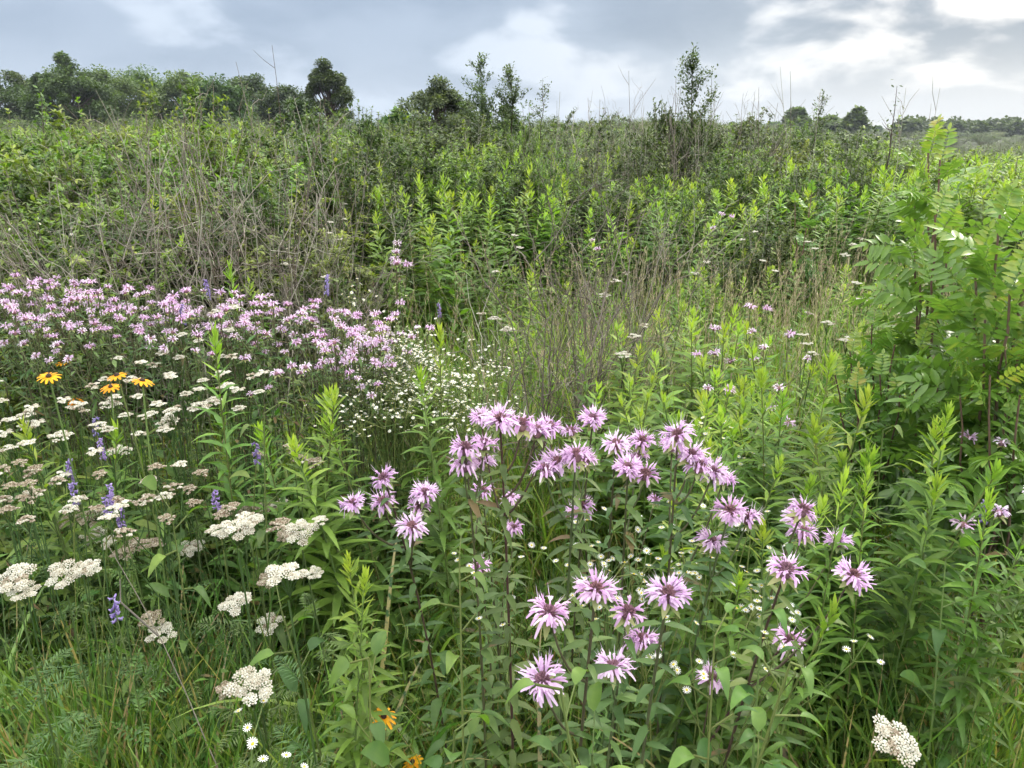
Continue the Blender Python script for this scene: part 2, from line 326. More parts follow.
def orient(d, jitter=.2):
    d = Vector([float(x) for x in nz(d)]); d = (d + Vector(rng.normal(0, jitter, 3).tolist())).normalized(); d.z = max(d.z, .55)
    q = Vector((0, 0, 1)).rotation_difference(d); return (q.to_matrix() @ Matrix.Rotation(U(0, 6.28), 3, 'Z')).to_euler()

def yarrow_cluster(width=.07, hi=True, dry=0.0):
    mb = MB(); k = int(max(4, (width / .02) ** 2 * .8)); a = np.arange(k) * 2.39996; r = width / 2 * .8 * np.sqrt((np.arange(k) + .3) / k)
    c = np.stack([np.cos(a) * r * U(.85, 1.1, k), np.sin(a) * r * U(.85, 1.1, k), -r * .25 + U(-.005, .005, k)], -1)
    for j in range(k):
        m = 34 if hi else 9; b = np.arange(m) * 2.39996 + U(0, 6); rr = (.0105 if hi else .0095) * U(.8, 1.15) * np.sqrt((np.arange(m) + .5) / m); s = .0018 if hi else .0036
        vv = np.clip((.28 if U(0, 1) < dry else U(.62, .92)) + rng.normal(0, .16, m), 0, 1)
        for q in range(m):
            dome(mb, c[j] + [math.cos(b[q]) * rr[q], math.sin(b[q]) * rr[q], -rr[q] * .35], s * U(.85, 1.15), v=vv[q], n=5 if hi else 4, rings=2, flat=.75, bump=.12)
    root_ = np.array([0, 0, -width * .75]); P = np.stack([np.stack([root_] * k), np.stack([root_ * .45] * k) + c * .45, c - [0, 0, .004]], 1)
    tubes(mb, P, .0009, 3, .5, 1)
    return mb
YC = [yarrow_cluster(U(.055, .08), True, d).mesh('yarrow_cluster', [M['yarrow_fl'], M['yarrow_leaf']]) for d in (.0, .04, .12, .93)]
YCL = [yarrow_cluster(U(.05, .08), False, d).mesh('yarrow_cluster_small', [M['yarrow_fl'], M['yarrow_leaf']]) for d in (.05, .1, .2, .35, .9, .75)]

def feather_leaf(mb, b, d, L, n=14, w=.25):
    P = bez(b, np.asarray(b) + nz(d) * L * .6, np.asarray(b) + nz(d) * L + [0, 0, -.25 * L], 6); tubes(mb, P, .0008, 3, .4)
    t = np.linspace(.15, .97, n); bs = pt_on(P, t); dd = nz(d); sd = nz(np.cross(dd, [0, 0, 1]))
    for s in (-1, 1):
        leaves(mb, bs, nz(sd * s + dd * .6 + rng.normal(0, .15, (n, 3))), L * w * np.sin(np.pi * t ** .8) + .002, .0028, .2, 2, 0, 'lance', U(.2, .9, n))
def yarrow_body(h, base=(0, 0, 0), hi=True, nleaf=9):
    st, lf = MB(), MB(); top = np.asarray(h, float); P = bez(base, (top[0] * .2, top[1] * .2, top[2] * .6), top, 8)
    tubes(st, P, np.linspace(.0026, .0015, 8), 5 if hi else 3, .5)
    for i in range(nleaf):
        t = U(.1, .85); feather_leaf(lf, pt_on(P, np.array(t)), azd(U(0, 6.28), U(.1, .7)), U(.06, .13), 14 if hi else 7)
    return st, lf, P

def pinnate(mb, b, d, L, pairs, lw, v, hi=True, droop=.25, roll=.2):
    b = np.asarray(b, float); d = nz(d); e = b + d * L + np.array([0, 0, -droop * L]); P = bez(b, b + d * L * .55, e, 8)
    tubes(mb, P, np.linspace(.0011, .0006, 8), 3, .6, 0)
    t = np.linspace(.25, .97, pairs); bs = pt_on(P, t); tan = nz(pt_on(P, np.minimum(t + .05, 1)) - pt_on(P, t - .05)); sd = nz(np.cross(tan, [0, 0, 1.])); un = np.cross(sd, tan); ro = U(-roll, roll); sd, un = sd * math.cos(ro) + un * math.sin(ro), un * math.cos(ro) - sd * math.sin(ro)
    LL = lw * .9 * (0.65 + .5 * np.sin(np.pi * t)) * U(.9, 1.1, pairs)
    for s in (-1, 1):
        leaves(mb, bs, nz(sd * s + tan * .55 + un * U(-.35, .35, pairs)[:, None] + rng.normal(0, .08, (pairs, 3))), LL, LL * .33, U(.1, .3, pairs), 4 if hi else 2, .22, 'lance', np.clip(v + rng.normal(0, .05, pairs), 0, .93), 0, un + sd * U(-.3, .3))
    leaves(mb, P[-1:], tan[-1:], lw * .9, lw * .3, .2, 4, .22, 'lance', min(v + .03, .98), 0, un[-1:])

def sumac(base, tips, dens=11, size=1.0):
    st, lf = MB(), MB(); base = np.asarray(base); T = [np.asarray(t) - base for t in tips]; o = int(np.argmax([t[2] for t in T])); T = [T[o]] + T[:o] + T[o + 1:]
    top = T[0]; P = bez((0, 0, 0), (top[0] * .15, top[1] * .15, top[2] * .45), top, 14); P[1:-1] += rng.normal(0, .008, (12, 3)); tubes(st, P, np.linspace(.008, .003, 14) * size, 7, .3)
    paths = [P]
    for h in T[1:]:
        tb = np.clip((h[2] / top[2]) * .45 + U(-.05, .05), .1, .7); b0 = pt_on(P, np.array(tb)); Q = bez(b0, b0 * .45 + h * .55 + [0, 0, -.08], h, 10); Q[1:-1] += rng.normal(0, .005, (8, 3)); tubes(st, Q, np.linspace(.006, .003, 10) * size, 6, .3); paths.append(Q)
    for Q in paths:
        ln = np.linalg.norm(np.diff(Q, axis=0), axis=1).sum(); span = min(.85, .7 / ln)
        for i in range(dens):
            u = (i + .5) / dens; t = 1 - span * (1 - u) ** 1.0; b = pt_on(Q, np.array(min(t, .99))); el = .25 + .9 * u ** 1.6
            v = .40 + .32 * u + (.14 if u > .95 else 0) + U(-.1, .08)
            L = U(.20, .27) * size * (1 - .5 * max(0, u - .7) / .3)
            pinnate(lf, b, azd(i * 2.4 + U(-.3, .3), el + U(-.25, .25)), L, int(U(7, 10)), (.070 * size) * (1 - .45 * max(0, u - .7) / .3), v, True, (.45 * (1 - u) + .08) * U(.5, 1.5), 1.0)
    return st, lf

def shrub(H=1.6, Wd=1.2, shoots=34, leafL=.035, mleaf='shrub', nleaf=4200, open_=.5, prof='ovate', asp=.5, spiky=.3):
    st, lf = MB(), MB(); az = U(0, 6.28, shoots); sp = np.sqrt(U(0, 1, shoots)) * Wd / 2; h = H * (1 - .45 * (sp / (Wd / 2)) ** 2) * U(.75, 1.0, shoots)
    h[:max(1, int(shoots * spiky * .3))] *= U(1.02, 1.15)
    tip = np.stack([np.cos(az) * sp, np.sin(az) * sp, h], -1); b0 = tip * [.12, .12, 0]; mid = tip * [.45, .45, .6] + rng.normal(0, .05, (shoots, 3)) * Wd
    t = np.linspace(0, 1, 8)[None, :, None]; P = (1 - t) ** 2 * b0[:, None] + 2 * t * (1 - t) * mid[:, None] + t * t * tip[:, None]
    tubes(st, P, np.linspace(.009, .002, 8) * H / 1.6, 4, U(.1, .9, shoots))
    # side sprays
    ns = shoots * 7; i = rng.integers(0, shoots, ns); u = U(.3, .97, ns); s = u * 7; k = np.minimum(s.astype(int), 6); f = (s - k)[:, None]; b = P[i, k] * (1 - f) + P[i, k + 1] * f
    d = azd(U(0, 6.28, ns), U(.1, 1.1, ns)); Ls = U(.08, .28, ns) * H / 1.6; e = b + d * Ls[:, None]; m = (b + e) / 2 + [0, 0, -.01]; Sg = np.stack([b, m, e], 1); tubes(st, Sg, [.0022, .0016, .0008], 3, U(.1, .9, ns))
    n1 = nleaf * 3 // 4; j = rng.integers(0, ns, n1); w = U(.1, 1.0, n1)[:, None]; pb = b[j] * (1 - w) + e[j] * w
    n2 = nleaf - n1; j2 = rng.integers(0, shoots, n2); u2 = U(.45, 1, n2); s = u2 * 7; k = np.minimum(s.astype(int), 6); f = (s - k)[:, None]; pb2 = P[j2, k] * (1 - f) + P[j2, k + 1] * f
    pb = np.concatenate([pb, pb2]); n = len(pb); L = leafL * U(.6, 1.25, n)
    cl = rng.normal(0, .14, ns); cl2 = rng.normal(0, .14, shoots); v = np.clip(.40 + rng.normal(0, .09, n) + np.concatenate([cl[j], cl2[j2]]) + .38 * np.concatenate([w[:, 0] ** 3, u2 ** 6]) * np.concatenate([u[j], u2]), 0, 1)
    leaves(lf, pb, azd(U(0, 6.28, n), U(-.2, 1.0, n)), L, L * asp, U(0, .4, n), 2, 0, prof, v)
    return st, lf

def bare_bush(H=1.5, Wd=1.1, stems=14, twigs=9, r=.0042, lean=0):
    st = MB(); az = U(0, 6.28, stems); sp = np.sqrt(U(.02, 1, stems)) * Wd / 2; tip = np.stack([np.cos(az) * sp + lean, np.sin(az) * sp, H * U(.6, 1, stems)], -1)
    b0 = tip * [.1, .1, 0]; t = np.linspace(0, 1, 9)[None, :, None]; mid = tip * [.4, .4, .6]; P = (1 - t) ** 2 * b0[:, None] + 2 * t * (1 - t) * mid[:, None] + t * t * tip[:, None]
    P[:, 1:-1] += rng.normal(0, .018, (stems, 7, 3)); vv = U(0, 1, stems); tubes(st, P, np.linspace(r, r * .3, 9), 4, vv)
    cur = P
    for lev, (cnt, Lr, rr) in enumerate(((twigs, (.22, .62), r * .5), (3, (.1, .3), r * .28))):
        m = cnt * len(cur); i = np.repeat(np.arange(len(cur)), cnt); u = U(.25, .95, m); K = cur.shape[1] - 1; s = u * K; k = np.minimum(s.astype(int), K - 1); f = (s - k)[:, None]
        b = cur[i, k] * (1 - f) + cur[i, k + 1] * f; par = nz(cur[i, k + 1] - cur[i, k]); d = nz(par * .8 + rng.normal(0, .5, (m, 3)) + [0, 0, .12]); L = U(*Lr, m)[:, None] * H / 1.9
        t = np.linspace(0, 1, 5)[None, :, None]; Q = b[:, None] + d[:, None] * L[:, None] * t; Q[:, 1:] += rng.normal(0, .008, (m, 4, 3)) * H; tubes(st, Q, np.linspace(rr, rr * .45, 5), 3, U(0, 1, m)); cur = Q
    return st

def fleabane(H=.9, nf=36, spread=.16, hi=True, split=False):
    st, lf, fl = MB(), MB(), MB(); P = bez((0, 0, 0), (U(-.02, .02), U(-.02, .02), H * .5), (U(-.05, .05), U(-.05, .05), H * .72), 6); tubes(st, P, np.linspace(.0025, .0016, 6), 4, .7)
    top = P[-1]; k = 7; a = np.arange(k) * 2.4; e = top + np.stack([np.cos(a) * spread * .5 * U(.4, 1, k), np.sin(a) * spread * .5 * U(.4, 1, k), H * U(.12, .24, k)], -1)
    b = pt_on(P, U(.75, 1, k)); tubes(st, np.stack([b, (b + e) / 2 + [0, 0, -.01], e], 1), .0011, 3, .7)
    j = rng.integers(0, k, nf); f = e[j] + np.stack([rng.normal(0, spread * .14, nf), rng.normal(0, spread * .14, nf), U(.01, .05, nf)], -1); tubes(st, np.stack([e[j], f], 1), .0009, 3, .7)
    each = []
    for c in f:
        if split: fl = MB(); each.append(fl)
        ax = nz([rng.normal(0, .3), rng.normal(0, .3) - .15, 1]); r = U(.0055, .0070) if hi else U(.0040, .0054)
        dome(fl, c, r * .4, ax, .6, 1, 5 if hi else 4, 2, .6)
        n = 12 if hi else 7; az = np.arange(n) * 6.283 / n; a_ = nz(np.cross(ax, [.3, 1, .1])); b_ = np.cross(ax, a_); d = np.cos(az)[:, None] * a_ + np.sin(az)[:, None] * b_ + ax * .12
        leaves(fl, np.tile(c, (n, 1)), d, r, r * (.32 if hi else .75), .0, 1, 0, 'petal', U(.2, 1, n), 0, ax)
    n = 18; t = U(.05, .95, n); L = U(.03, .07, n) * (1.2 - t); leaves(lf, pt_on(P, t), azd(U(0, 6.28, n), U(.2, .9, n)), L, L * .2, .2, 3, .2, 'lance', U(.3, .9, n))
    return st, lf, (each if split else fl)

def black_eyed(H=.7):
    st, pt, cn = MB(), MB(), MB(); P = bez((0, 0, 0), (0, 0, H * .6), (U(-.04, .04), U(-.04, .04), H), 7); tubes(st, P, np.linspace(.0024, .0018, 7), 5, .6)
    n = 5; t = U(.1, .6, n); L = U(.07, .11, n); leaves(st, pt_on(P, t), azd(U(0, 6.28, n), U(.2, .8, n)), L, L * .22, .3, 4, .25, 'lance', .4, 1)
    ax = nz([rng.normal(0, .2), -.25 + rng.normal(0, .2), 1]); c = P[-1]; dome(cn, c, .006, ax, .5, n=8, rings=4, flat=1.2, bump=.06)
    n = 12; az = np.arange(n) * 6.283 / n; a_ = nz(np.cross(ax, [.3, 1, .1])); b_ = np.cross(ax, a_); d = np.cos(az)[:, None] * a_ + np.sin(az)[:, None] * b_ + ax * .05
    leaves(pt, c + d * .005, d, U(.016, .021, n), .0066, .25, 4, .2, 'petal', U(0, 1, n), 0, ax)
    return st, pt, cn

def vetch(H=.8, lean=.1):
    st, lf, fl = MB(), MB(), MB(); a = U(0, 6.28); top = np.array([math.cos(a) * lean, math.sin(a) * lean, H]); P = bez((0, 0, 0), (0, 0, H * .6), top, 9); tubes(st, P, .0013, 4, .7)
    for i in range(8): pinnate(lf, pt_on(P, np.array(U(.25, .85))), azd(U(0, 6.28), U(.1, .6)), U(.06, .09), 7, .017, .55, False, .1)
    n = 26; t = np.linspace(0, 1, n); s = P[-1] + np.stack([0 * t, 0 * t, t * .042 - .015], -1); az = U(0, 6.28, n); d = azd(az, np.full(n, -.35))
    tubes(fl, np.stack([s, s + d * .006, s + d * .011 + [0, 0, -.001]], 1), np.array([.0008, .0021, .0012]), 4, U(0, 1, n)); leaves(fl, s + d * .008, azd(az, np.full(n, .5)), .006, .005, .1, 2, 0, 'petal', U(.4, 1, n))
    tubes(st, np.stack([P[-1], s[-1]]), .0009, 3, .7)
    return st, lf, fl

def broadleaf(H=.4, n=12, L0=.09, prof='round', asp=.6):
    st, lf = MB(), MB(); P = bez((0, 0, 0), (0, 0, H * .6), (U(-.05, .05), U(-.05, .05), H), 6); tubes(st, P, np.linspace(.003, .0015, 6), 4, .5)
    t = np.linspace(.2, 1, n); az = np.arange(n) * 2.4 + U(0, 6); b = pt_on(P, t); d = azd(az, U(0, .6, n)); e = b + d * .03; tubes(st, np.stack([b, e], 1), .001, 3, .5)
    L = L0 * U(.7, 1.1, n) * (1.1 - .4 * t); leaves(lf, e, d, L, L * asp, U(.15, .5, n), 8, .22, prof, np.clip(.35 + .25 * t + rng.normal(0, .1, n), .05, 1))
    return st, lf

def tuft(n=34, L=(.35, .65), W=(.003, .006), spread=.06, el=(.9, 1.5), droop=(.15, .7), nseg=6, v=(.25, .85), dead=.1, fold=0.3):
    mb = MB(); az = U(0, 6.28, n); b = np.stack([rng.normal(0, spread, n), rng.normal(0, spread, n), np.zeros(n)], -1); vv = U(*v, n); vv[U(0, 1, n) < dead] = 0
    leaves(mb, b, azd(az, U(*el, n)), U(*L, n), U(*W, n), U(*droop, n), nseg, fold, 'blade', vv, wav=.02); return mb
def seed_tuft(n=9, H=(.6, .95)):
    mb = MB(); b = np.stack([rng.normal(0, .05, n), rng.normal(0, .05, n), np.zeros(n)], -1); h = U(*H, n); az = U(0, 6.28, n); tip = b + azd(az, U(1.15, 1.5, n)) * h[:, None]
    t = np.linspace(0, 1, 5)[None, :, None]; mid = (b + tip) / 2 + [0, 0, .06]; P = (1 - t) ** 2 * b[:, None] + 2 * t * (1 - t) * mid[:, None] + t * t * tip[:, None]; tubes(mb, P, np.linspace(.0012, .0006, 5), 3, U(.2, 1, n))
    for i in range(n):
        k = 14; u = U(.78, 1, k); leaves(mb, pt_on(P[i], u), nz(azd(U(0, 6.28, k), U(.9, 1.4, k))), U(.012, .03, k), .0026, .1, 2, 0, 'lance', U(.4, 1, k))
    return mb
def weed(H=.55, n=34, L=.06, asp=.28, hi=True):
    mb = MB(); k = 3
    for j in range(k):
        a = U(0, 6.28); h = H * U(.7, 1); P = bez((0, 0, 0), (0, 0, h * .5), (math.cos(a) * .15 * h, math.sin(a) * .15 * h, h), 5) + [rng.normal(0, .03), rng.normal(0, .03), 0]; tubes(mb, P, np.linspace(.0022, .001, 5), 3, .5)
        m = n // k; t = np.linspace(.1, 1, m); az = np.arange(m) * 2.4; v = np.clip(.25 + .4 * t + rng.normal(0, .13, m), .04, 1); v = np.where(U(0, 1, m) < .05, 0, v); LL = L * U(.6, 1.2, m); leaves(mb, pt_on(P, t), azd(az, U(0, .9, m)), LL, LL * asp, U(.1, .4, m), 3, .25, 'lance' if asp < .35 else 'ovate', v)
    return mb
# ================================================================== THE PLACE
# ------------------------------------------------------------------ ground
def ground():
    xs = np.concatenate([-np.geomspace(450, 8, 26), np.linspace(-7.5, 7.5, 61), np.geomspace(8, 450, 26)]); ys = np.concatenate([np.linspace(-6, 14, 81), np.geomspace(14.5, 500, 50)])
    X, Y = np.meshgrid(xs, ys); Z = gz(X, Y); nx, ny = len(xs), len(ys); V = np.stack([X, Y, Z], -1).reshape(-1, 3)
    q = np.array([[j * nx + i, j * nx + i + 1, (j + 1) * nx + i + 1, (j + 1) * nx + i] for j in range(ny - 1) for i in range(nx - 1)]); mb = MB(); mb.add(V, q, .5)
    o = link('ground', mb.mesh('ground', simple_noise_mat('meadow_soil', (.022, .022, .012), (.045, .06, .02), 9))); o['kind'] = 'structure'; o['label'] = 'dark soil and litter under the meadow plants'; return o
ground()

# ------------------------------------------------------------------ wild bergamot, foreground: blooms at measured places
NEAR = [  # (label, [(px, py, bloom width px)...], base shift)
 ('tall wild bergamot with long dark straight stem and tight bloom cluster', [(500, 420, 40), (522, 424, 38), (537, 431, 36), (549, 427, 34), (481, 418, 30)], (0, .10)),
 ('wild bergamot with three stacked blooms left of the dark straight stem', [(465, 448, 38), (484, 444, 34), (464, 465, 36), (481, 462, 30)], (.01, .08)),
 ('wild bergamot with one round bloom just left of the dark straight stem', [(482, 491, 38), (511, 498, 22), (514, 528, 22)], (.01, .06)),
 ('wild bergamot with a small loose bloom on a high stalk behind the cluster', [(593, 419, 32), (571, 431, 26)], (0, .12)),
 ('wild bergamot with a bunch of four blooms in the middle of the picture', [(545, 470, 38), (557, 463, 36), (576, 455, 38), (586, 460, 30)], (0, .08)),
 ('wild bergamot with two small blooms side by side over white fleabane', [(616, 444, 32), (642, 441, 30)], (0, .1)),
 ('wild bergamot with a wide flat bloom between the cluster and the tall right-hand spray', [(628, 468, 34), (645, 474, 34), (637, 458, 28)], (0, .06)),
 ('wild bergamot with five blooms descending in a line to the right', [(678, 435, 40), (691, 455, 36), (699, 466, 38), (713, 472, 34), (724, 478, 28), (672, 446, 28)], (0, .08)),
 ('leaning dark stemmed wild bergamot with loose blooms, leftmost of the foreground bergamots', [(353, 504, 32), (383, 502, 30), (384, 478, 32), (425, 493, 30), (419, 506, 30), (412, 527, 34)], (.08, .1)),
 ('wild bergamot with one bloom standing alone above white fleabane', [(582, 506, 36), (577, 513, 28), (655, 500, 18)], (0, .08)),
 ('closest wild bergamot bearing the three largest blooms low in the picture', [(549, 613, 47), (596, 590, 47), (543, 680, 46)], (.02, .05)),
 ('short wild bergamot with three open blooms close below one another', [(613, 667, 42), (628, 612, 40), (642, 640, 38)], (-.03, .06)),
 ('wild bergamot with one single wide bloom beside the three largest ones', [(668, 594, 46)], (-.02, .06)),
 ('wild bergamot with a half opened small bloom on a thin stalk', [(480, 567, 28)], (.02, .06)),
 ('wild bergamot with two blooms touching each other and a third below them', [(730, 511, 36), (748, 518, 32), (711, 541, 32)], (-.06, .08)),
 ('wild bergamot with stacked blooms near the tall goldenrods', [(803, 510, 42), (796, 520, 30), (803, 532, 32), (838, 541, 28)], (-.05, .1)),
 ('leaning wild bergamot with two large blooms on dark side branches', [(786, 570, 44), (853, 576, 38)], (-.12, .08)),
 ('low leaning wild bergamot whose bloom faces out over the bent grass', [(789, 640, 38), (712, 679, 30)], (-.14, .06)),
]
hk = 0
for lab, hs, sh in NEAR:
    pts = [at_depth(px, py, F * .056 / w) for px, py, w in hs]
    dep = np.mean([F * .056 / w for _, _, w in hs])          # one plant: keep its heads near one depth
    pts = [at_depth(px, py, .72 * dep + .28 * F * .056 / w) for px, py, w in hs]
    m = np.mean(pts, 0); bx, by = m[0] * .97 + sh[0], m[1] + sh[1]; bz = float(gz(bx, by)) - .01
    r = root('wild_bergamot', (bx, by, bz)); tag(r, lab, 'wildflower', 'wild bergamot blooming in the foreground')
    st, lf, hd = bergamot_plant((bx, by, bz), pts, sv=.05 if 'long dark' in lab or 'leaning' in lab else U(.35, 1)); link('stem', st.mesh('bergamot_stem', M['berg_stem']), r); link('foliage', lf.mesh('bergamot_foliage', M['berg_leaf']), r)
    for (p, d), (_, _, w) in zip(hd, hs):
        a, b, c = HEADS[(hk * 5 + 2) % 8]; hk += 1; near = float(np.linalg.norm(np.array([bx, by, bz]) + p - [0, 0, CZ])); s = np.clip(w * near / F / .056, .5, 1.1)
        h = link('flower_head', a, r, p); h.scale = (s, s, s); h.rotation_euler = orient(np.array(nz(d)) + [0, -.12, 1.6], .16)
        link('flower_centre', b, h); link('bracts', c, h)

# ------------------------------------------------------------------ wild bergamot, farther
def berg_proto(n, H=1.1, s0=.48, s1=.74):
    heads = [(0, 0, H)] + [(U(-.13, .13), U(-.13, .13), H - U(.0, .09)) for _ in range(n - 1)]
    st, lf, hd = bergamot_plant((0, 0, 0), heads, False, .045, U(.35, 1)); r = root('wild_bergamot'); link('stem', st.mesh('bergamot_stem_far', M['berg_stem']), r); link('foliage', lf.mesh('bergamot_foliage_far', M['berg_leaf']), r)
    for p, d in hd:
        h = link('flower_head', HEADLO[int(U(0, 9.99))], r, p); h.rotation_euler = orient(np.array(nz(d)) + [0, 0, 1.2], .16); s = U(s0, s1); h.scale = (s, s, s)
    return r
bp = Pool([berg_proto(n) for n in (3, 4, 4, 5, 5, 6, 3)])
bq = Pool([berg_proto(n, 1.1, .85, 1.1) for n in (2, 3, 3)])
def put_berg(px, py, y, lab, grp, i=None, pool=None):
    p = at_y(px, py, y); return (pool or bp).place(p[0], p[1], (p[2] - float(gz(p[0], p[1]))) / 1.1, None, lab, 'wildflower', grp, i, .03)
G = 'dense band of wild bergamot on the left'
for k in range(86):
    px = U(-60, 392); u = px / 400
    py = np.interp(px, [-60, 0, 100, 200, 300, 410], [278, 276, 284, 290, 292, 312]) + U(-6, 1) + 46 * U(0, 1) ** 1.7; py += 0 if px < 250 else U(-4, 22); y = 2.5 - (py - 275) / 80 * .55 + U(-.1, .1)
    zone = ('dense pale part at the left edge' if px < 90 else 'dense middle of the pink band before the bare twigs' if px < 220 else 'deeper pink end of the band beside white fleabane')
    put_berg(px, py, y, 'wild bergamot in the ' + zone, G)
for k, (px, py, y, what) in enumerate([(255, 297, 2.2, 'above the yarrow patch, on the left of four'), (287, 352, 2.1, 'below the pink band with its blooms low'), (372, 318, 2.2, 'rising out of the white fleabane sprays'), (350, 345, 2.1, 'at the edge of the fleabane, on the lowest side'), (305, 335, 2.15, 'next to the curved pale goldenrod stem'), (390, 300, 2.5, 'behind the white fleabane sprays')]):
    put_berg(px, py, y, 'wild bergamot with pink blooms ' + what, 'wild bergamot around the fleabane')
for px, py, y, w in [(395, 250, 3.3, 'left of the bare bush, the nearer'), (405, 240, 3.7, 'left of the bare bush, the farther'), (745, 303, 2.9, 'right of the bare bush, tallest of its small group'), (725, 325, 2.7, 'right of the bare bush with rather open blooms'), (765, 345, 2.5, 'in the grass behind the big goldenrods'), (785, 330, 2.8, 'nearest the sumac in its small group'), (720, 385, 2.1, 'lowest in the small group behind the goldenrods'), (750, 380, 2.2, 'low, directly behind the tallest goldenrods'), (712, 350, 2.5, 'leftmost of the small group in the mid meadow'), (1012, 440, 1.5, 'at the right edge below the sumac, higher'), (1018, 478, 1.35, 'at the right edge below the sumac, lower'), (722, 212, 5.5, 'far off among goldenrods, pale'), (585, 237, 4.6, 'far off among grasses, faint and small')]:
    put_berg(px, py, y, 'wild bergamot ' + w, 'scattered wild bergamot in the meadow', None, bq)
bp.cleanup(); bq.cleanup()

# ------------------------------------------------------------------ yarrow
def yarrow_near(px, py, w, lab, kind, extra=()):
    p = at_depth(px, py, F * .068 / w); bx, by = p[0] + U(-.03, .03), p[1] + U(.02, .08); bz = float(gz(bx, by)) - .01
    r = root('white_yarrow', (bx, by, bz)); tag(r, lab, 'wildflower', 'white yarrow in the foreground'); st, lf, P = yarrow_body(p - [bx, by, bz] - [0, 0, .05])
    k = nz(rng.normal(0, 1, 3)); link('stem', st.mesh('yarrow_stem', M['yarrow_leaf']), r); link('foliage', lf.mesh('yarrow_leaves', [M['yarrow_leaf'], M['yarrow_leaf']]), r)
    for j, (qx, qy, ww, kd) in enumerate([(px, py, w, kind)] + list(extra)):
        q = at_depth(qx, qy, F * .068 / w) - [bx, by, bz]; c = link('flower_cluster', YC[kd], r, q); s = ww / w; c.scale = (s, s, s); c.rotation_euler = orient((0, -.25, 1), .12)
YN = [(250, 681, 50, 'white yarrow with the widest flat bright cluster at lower left', 0, [(226, 688, 22, 3)]), (900, 738, 54, 'white yarrow with one dense bright cluster alone at lower right', 1, []),
 (236, 600, 38, 'white yarrow with a small bright cluster right above the widest one', 2, []), (268, 619, 30, 'white yarrow with a small loose cluster beside another small one', 1, []),
 (200, 649, 24, 'white yarrow with the smallest cluster beside a leaning dry stalk', 0, []), (285, 569, 50, 'white yarrow with a partly browned cluster and a white side cluster', 2, [(314, 571, 18, 0), (268, 577, 24, 3)]),
 (62, 570, 40, 'white yarrow with a long flat white cluster over bent grass', 0, [(88, 565, 26, 1)]), (12, 574, 44, 'white yarrow with a broad white cluster cut by the left edge', 1, [(22, 587, 30, 0)]), (160, 630, 34, 'white yarrow with a two tone brown and white cluster', 2, [(150, 617, 26, 3)]),
 (92, 533, 26, 'white yarrow with one tidy bright cluster between brown ones', 1, []), (235, 525, 40, 'white yarrow with three clusters in a row over green weeds', 2, [(216, 527, 22, 0), (253, 518, 22, 1)]), (300, 527, 36, 'white yarrow with low clusters next to the pale grass', 0, [(320, 518, 20, 2), (283, 533, 18, 3)]), (290, 518, 16, 'white yarrow with a tiny cluster behind the low ones', 0, []),
 (190, 545, 26, 'white yarrow with a small flat cluster hidden in weeds', 1, []), (130, 545, 28, 'faded brown yarrow with a long dry cluster', 3, [(108, 540, 20, 2), (152, 541, 22, 3), (120, 551, 20, 3)]), (175, 525, 20, 'faded brown yarrow with a short cluster in the weeds', 3, []), (85, 515, 27, 'faded brown yarrow with a cluster beside violet vetch', 3, [(66, 520, 20, 3), (102, 511, 18, 2)]), (265, 505, 26, 'faded brown yarrow with wide cluster over broad leaves', 3, [(246, 510, 18, 3), (280, 501, 20, 2)])]
for a in YN: yarrow_near(*a[:5], a[5])
def yarrow_proto(n, dry):
    st, lf, P = yarrow_body((U(-.03, .03), U(-.03, .03), .75), hi=False, nleaf=7); r = root('white_yarrow'); hs = [P[-1] + [0, 0, .05]]
    for j in range(n - 1):
        q = P[-1] + [U(-.08, .08), U(-.08, .08), U(-.04, .05)]; tubes(st, np.stack([pt_on(P, np.array(.75)), q]), .0012, 3, .5); hs.append(q + [0, 0, .05])
    link('stem', st.mesh('yarrow_stem_far', M['yarrow_leaf']), r); link('foliage', lf.mesh('yarrow_leaves_far', [M['yarrow_leaf']] * 2), r)
    for q in hs:
        c = link('flower_cluster', YCL[int(U(4, 5.99)) if U(0, 1) < dry else int(U(0, 3.99))], r, q); s = U(.5, .85); c.scale = (s, s, s)
    return r
yp = Pool([yarrow_proto(n, d) for n, d in ((1, 0), (2, 0), (3, 0), (2, .1), (3, 1), (2, 1))])
def put_yar(px, py, y, lab, grp, i=None):
    p = at_y(px, py, y); s = (p[2] - float(gz(p[0], p[1]))) / .81; return yp.place(p[0], p[1], 1, None, lab, 'wildflower', grp, i, .03, s)
for px, py in [(165, 350), (160, 340), (170, 360), (30, 398), (8, 408), (60, 395), (97, 377), (117, 392), (165, 383), (190, 376), (203, 372), (230, 400), (160, 402), (93, 415), (30, 412), (90, 420), (170, 408), (5, 400), (20, 418), (120, 388), (185, 395), (140, 412), (222, 385), (35, 440), (60, 420), (205, 352), (240, 365), (192, 410), (75, 375), (110, 430)]:
    put_yar(px + U(-4, 4), py, 2.15 - (py - 340) / 110 * .55 + U(-.06, .06), 'bright white flat yarrow between the pink band and the orange daisies' if py < 398 else 'bright white flat yarrow just below the orange daisies', 'bright yarrow patch on the left', rng.integers(0, 4))
for k in range(21):
    px, py = U(-5, 290), U(450, 508); put_yar(px, py, 1.62 - (py - 440) / 70 * .32 + U(-.05, .05), 'fading brownish yarrow in the tangle between violet vetch spikes, ' + ('by the left edge' if px < 95 else 'in its middle' if px < 190 else 'on its right side'), 'fading yarrow tangle on the left', rng.choice([4, 5, 4, 5, 1, 3]))
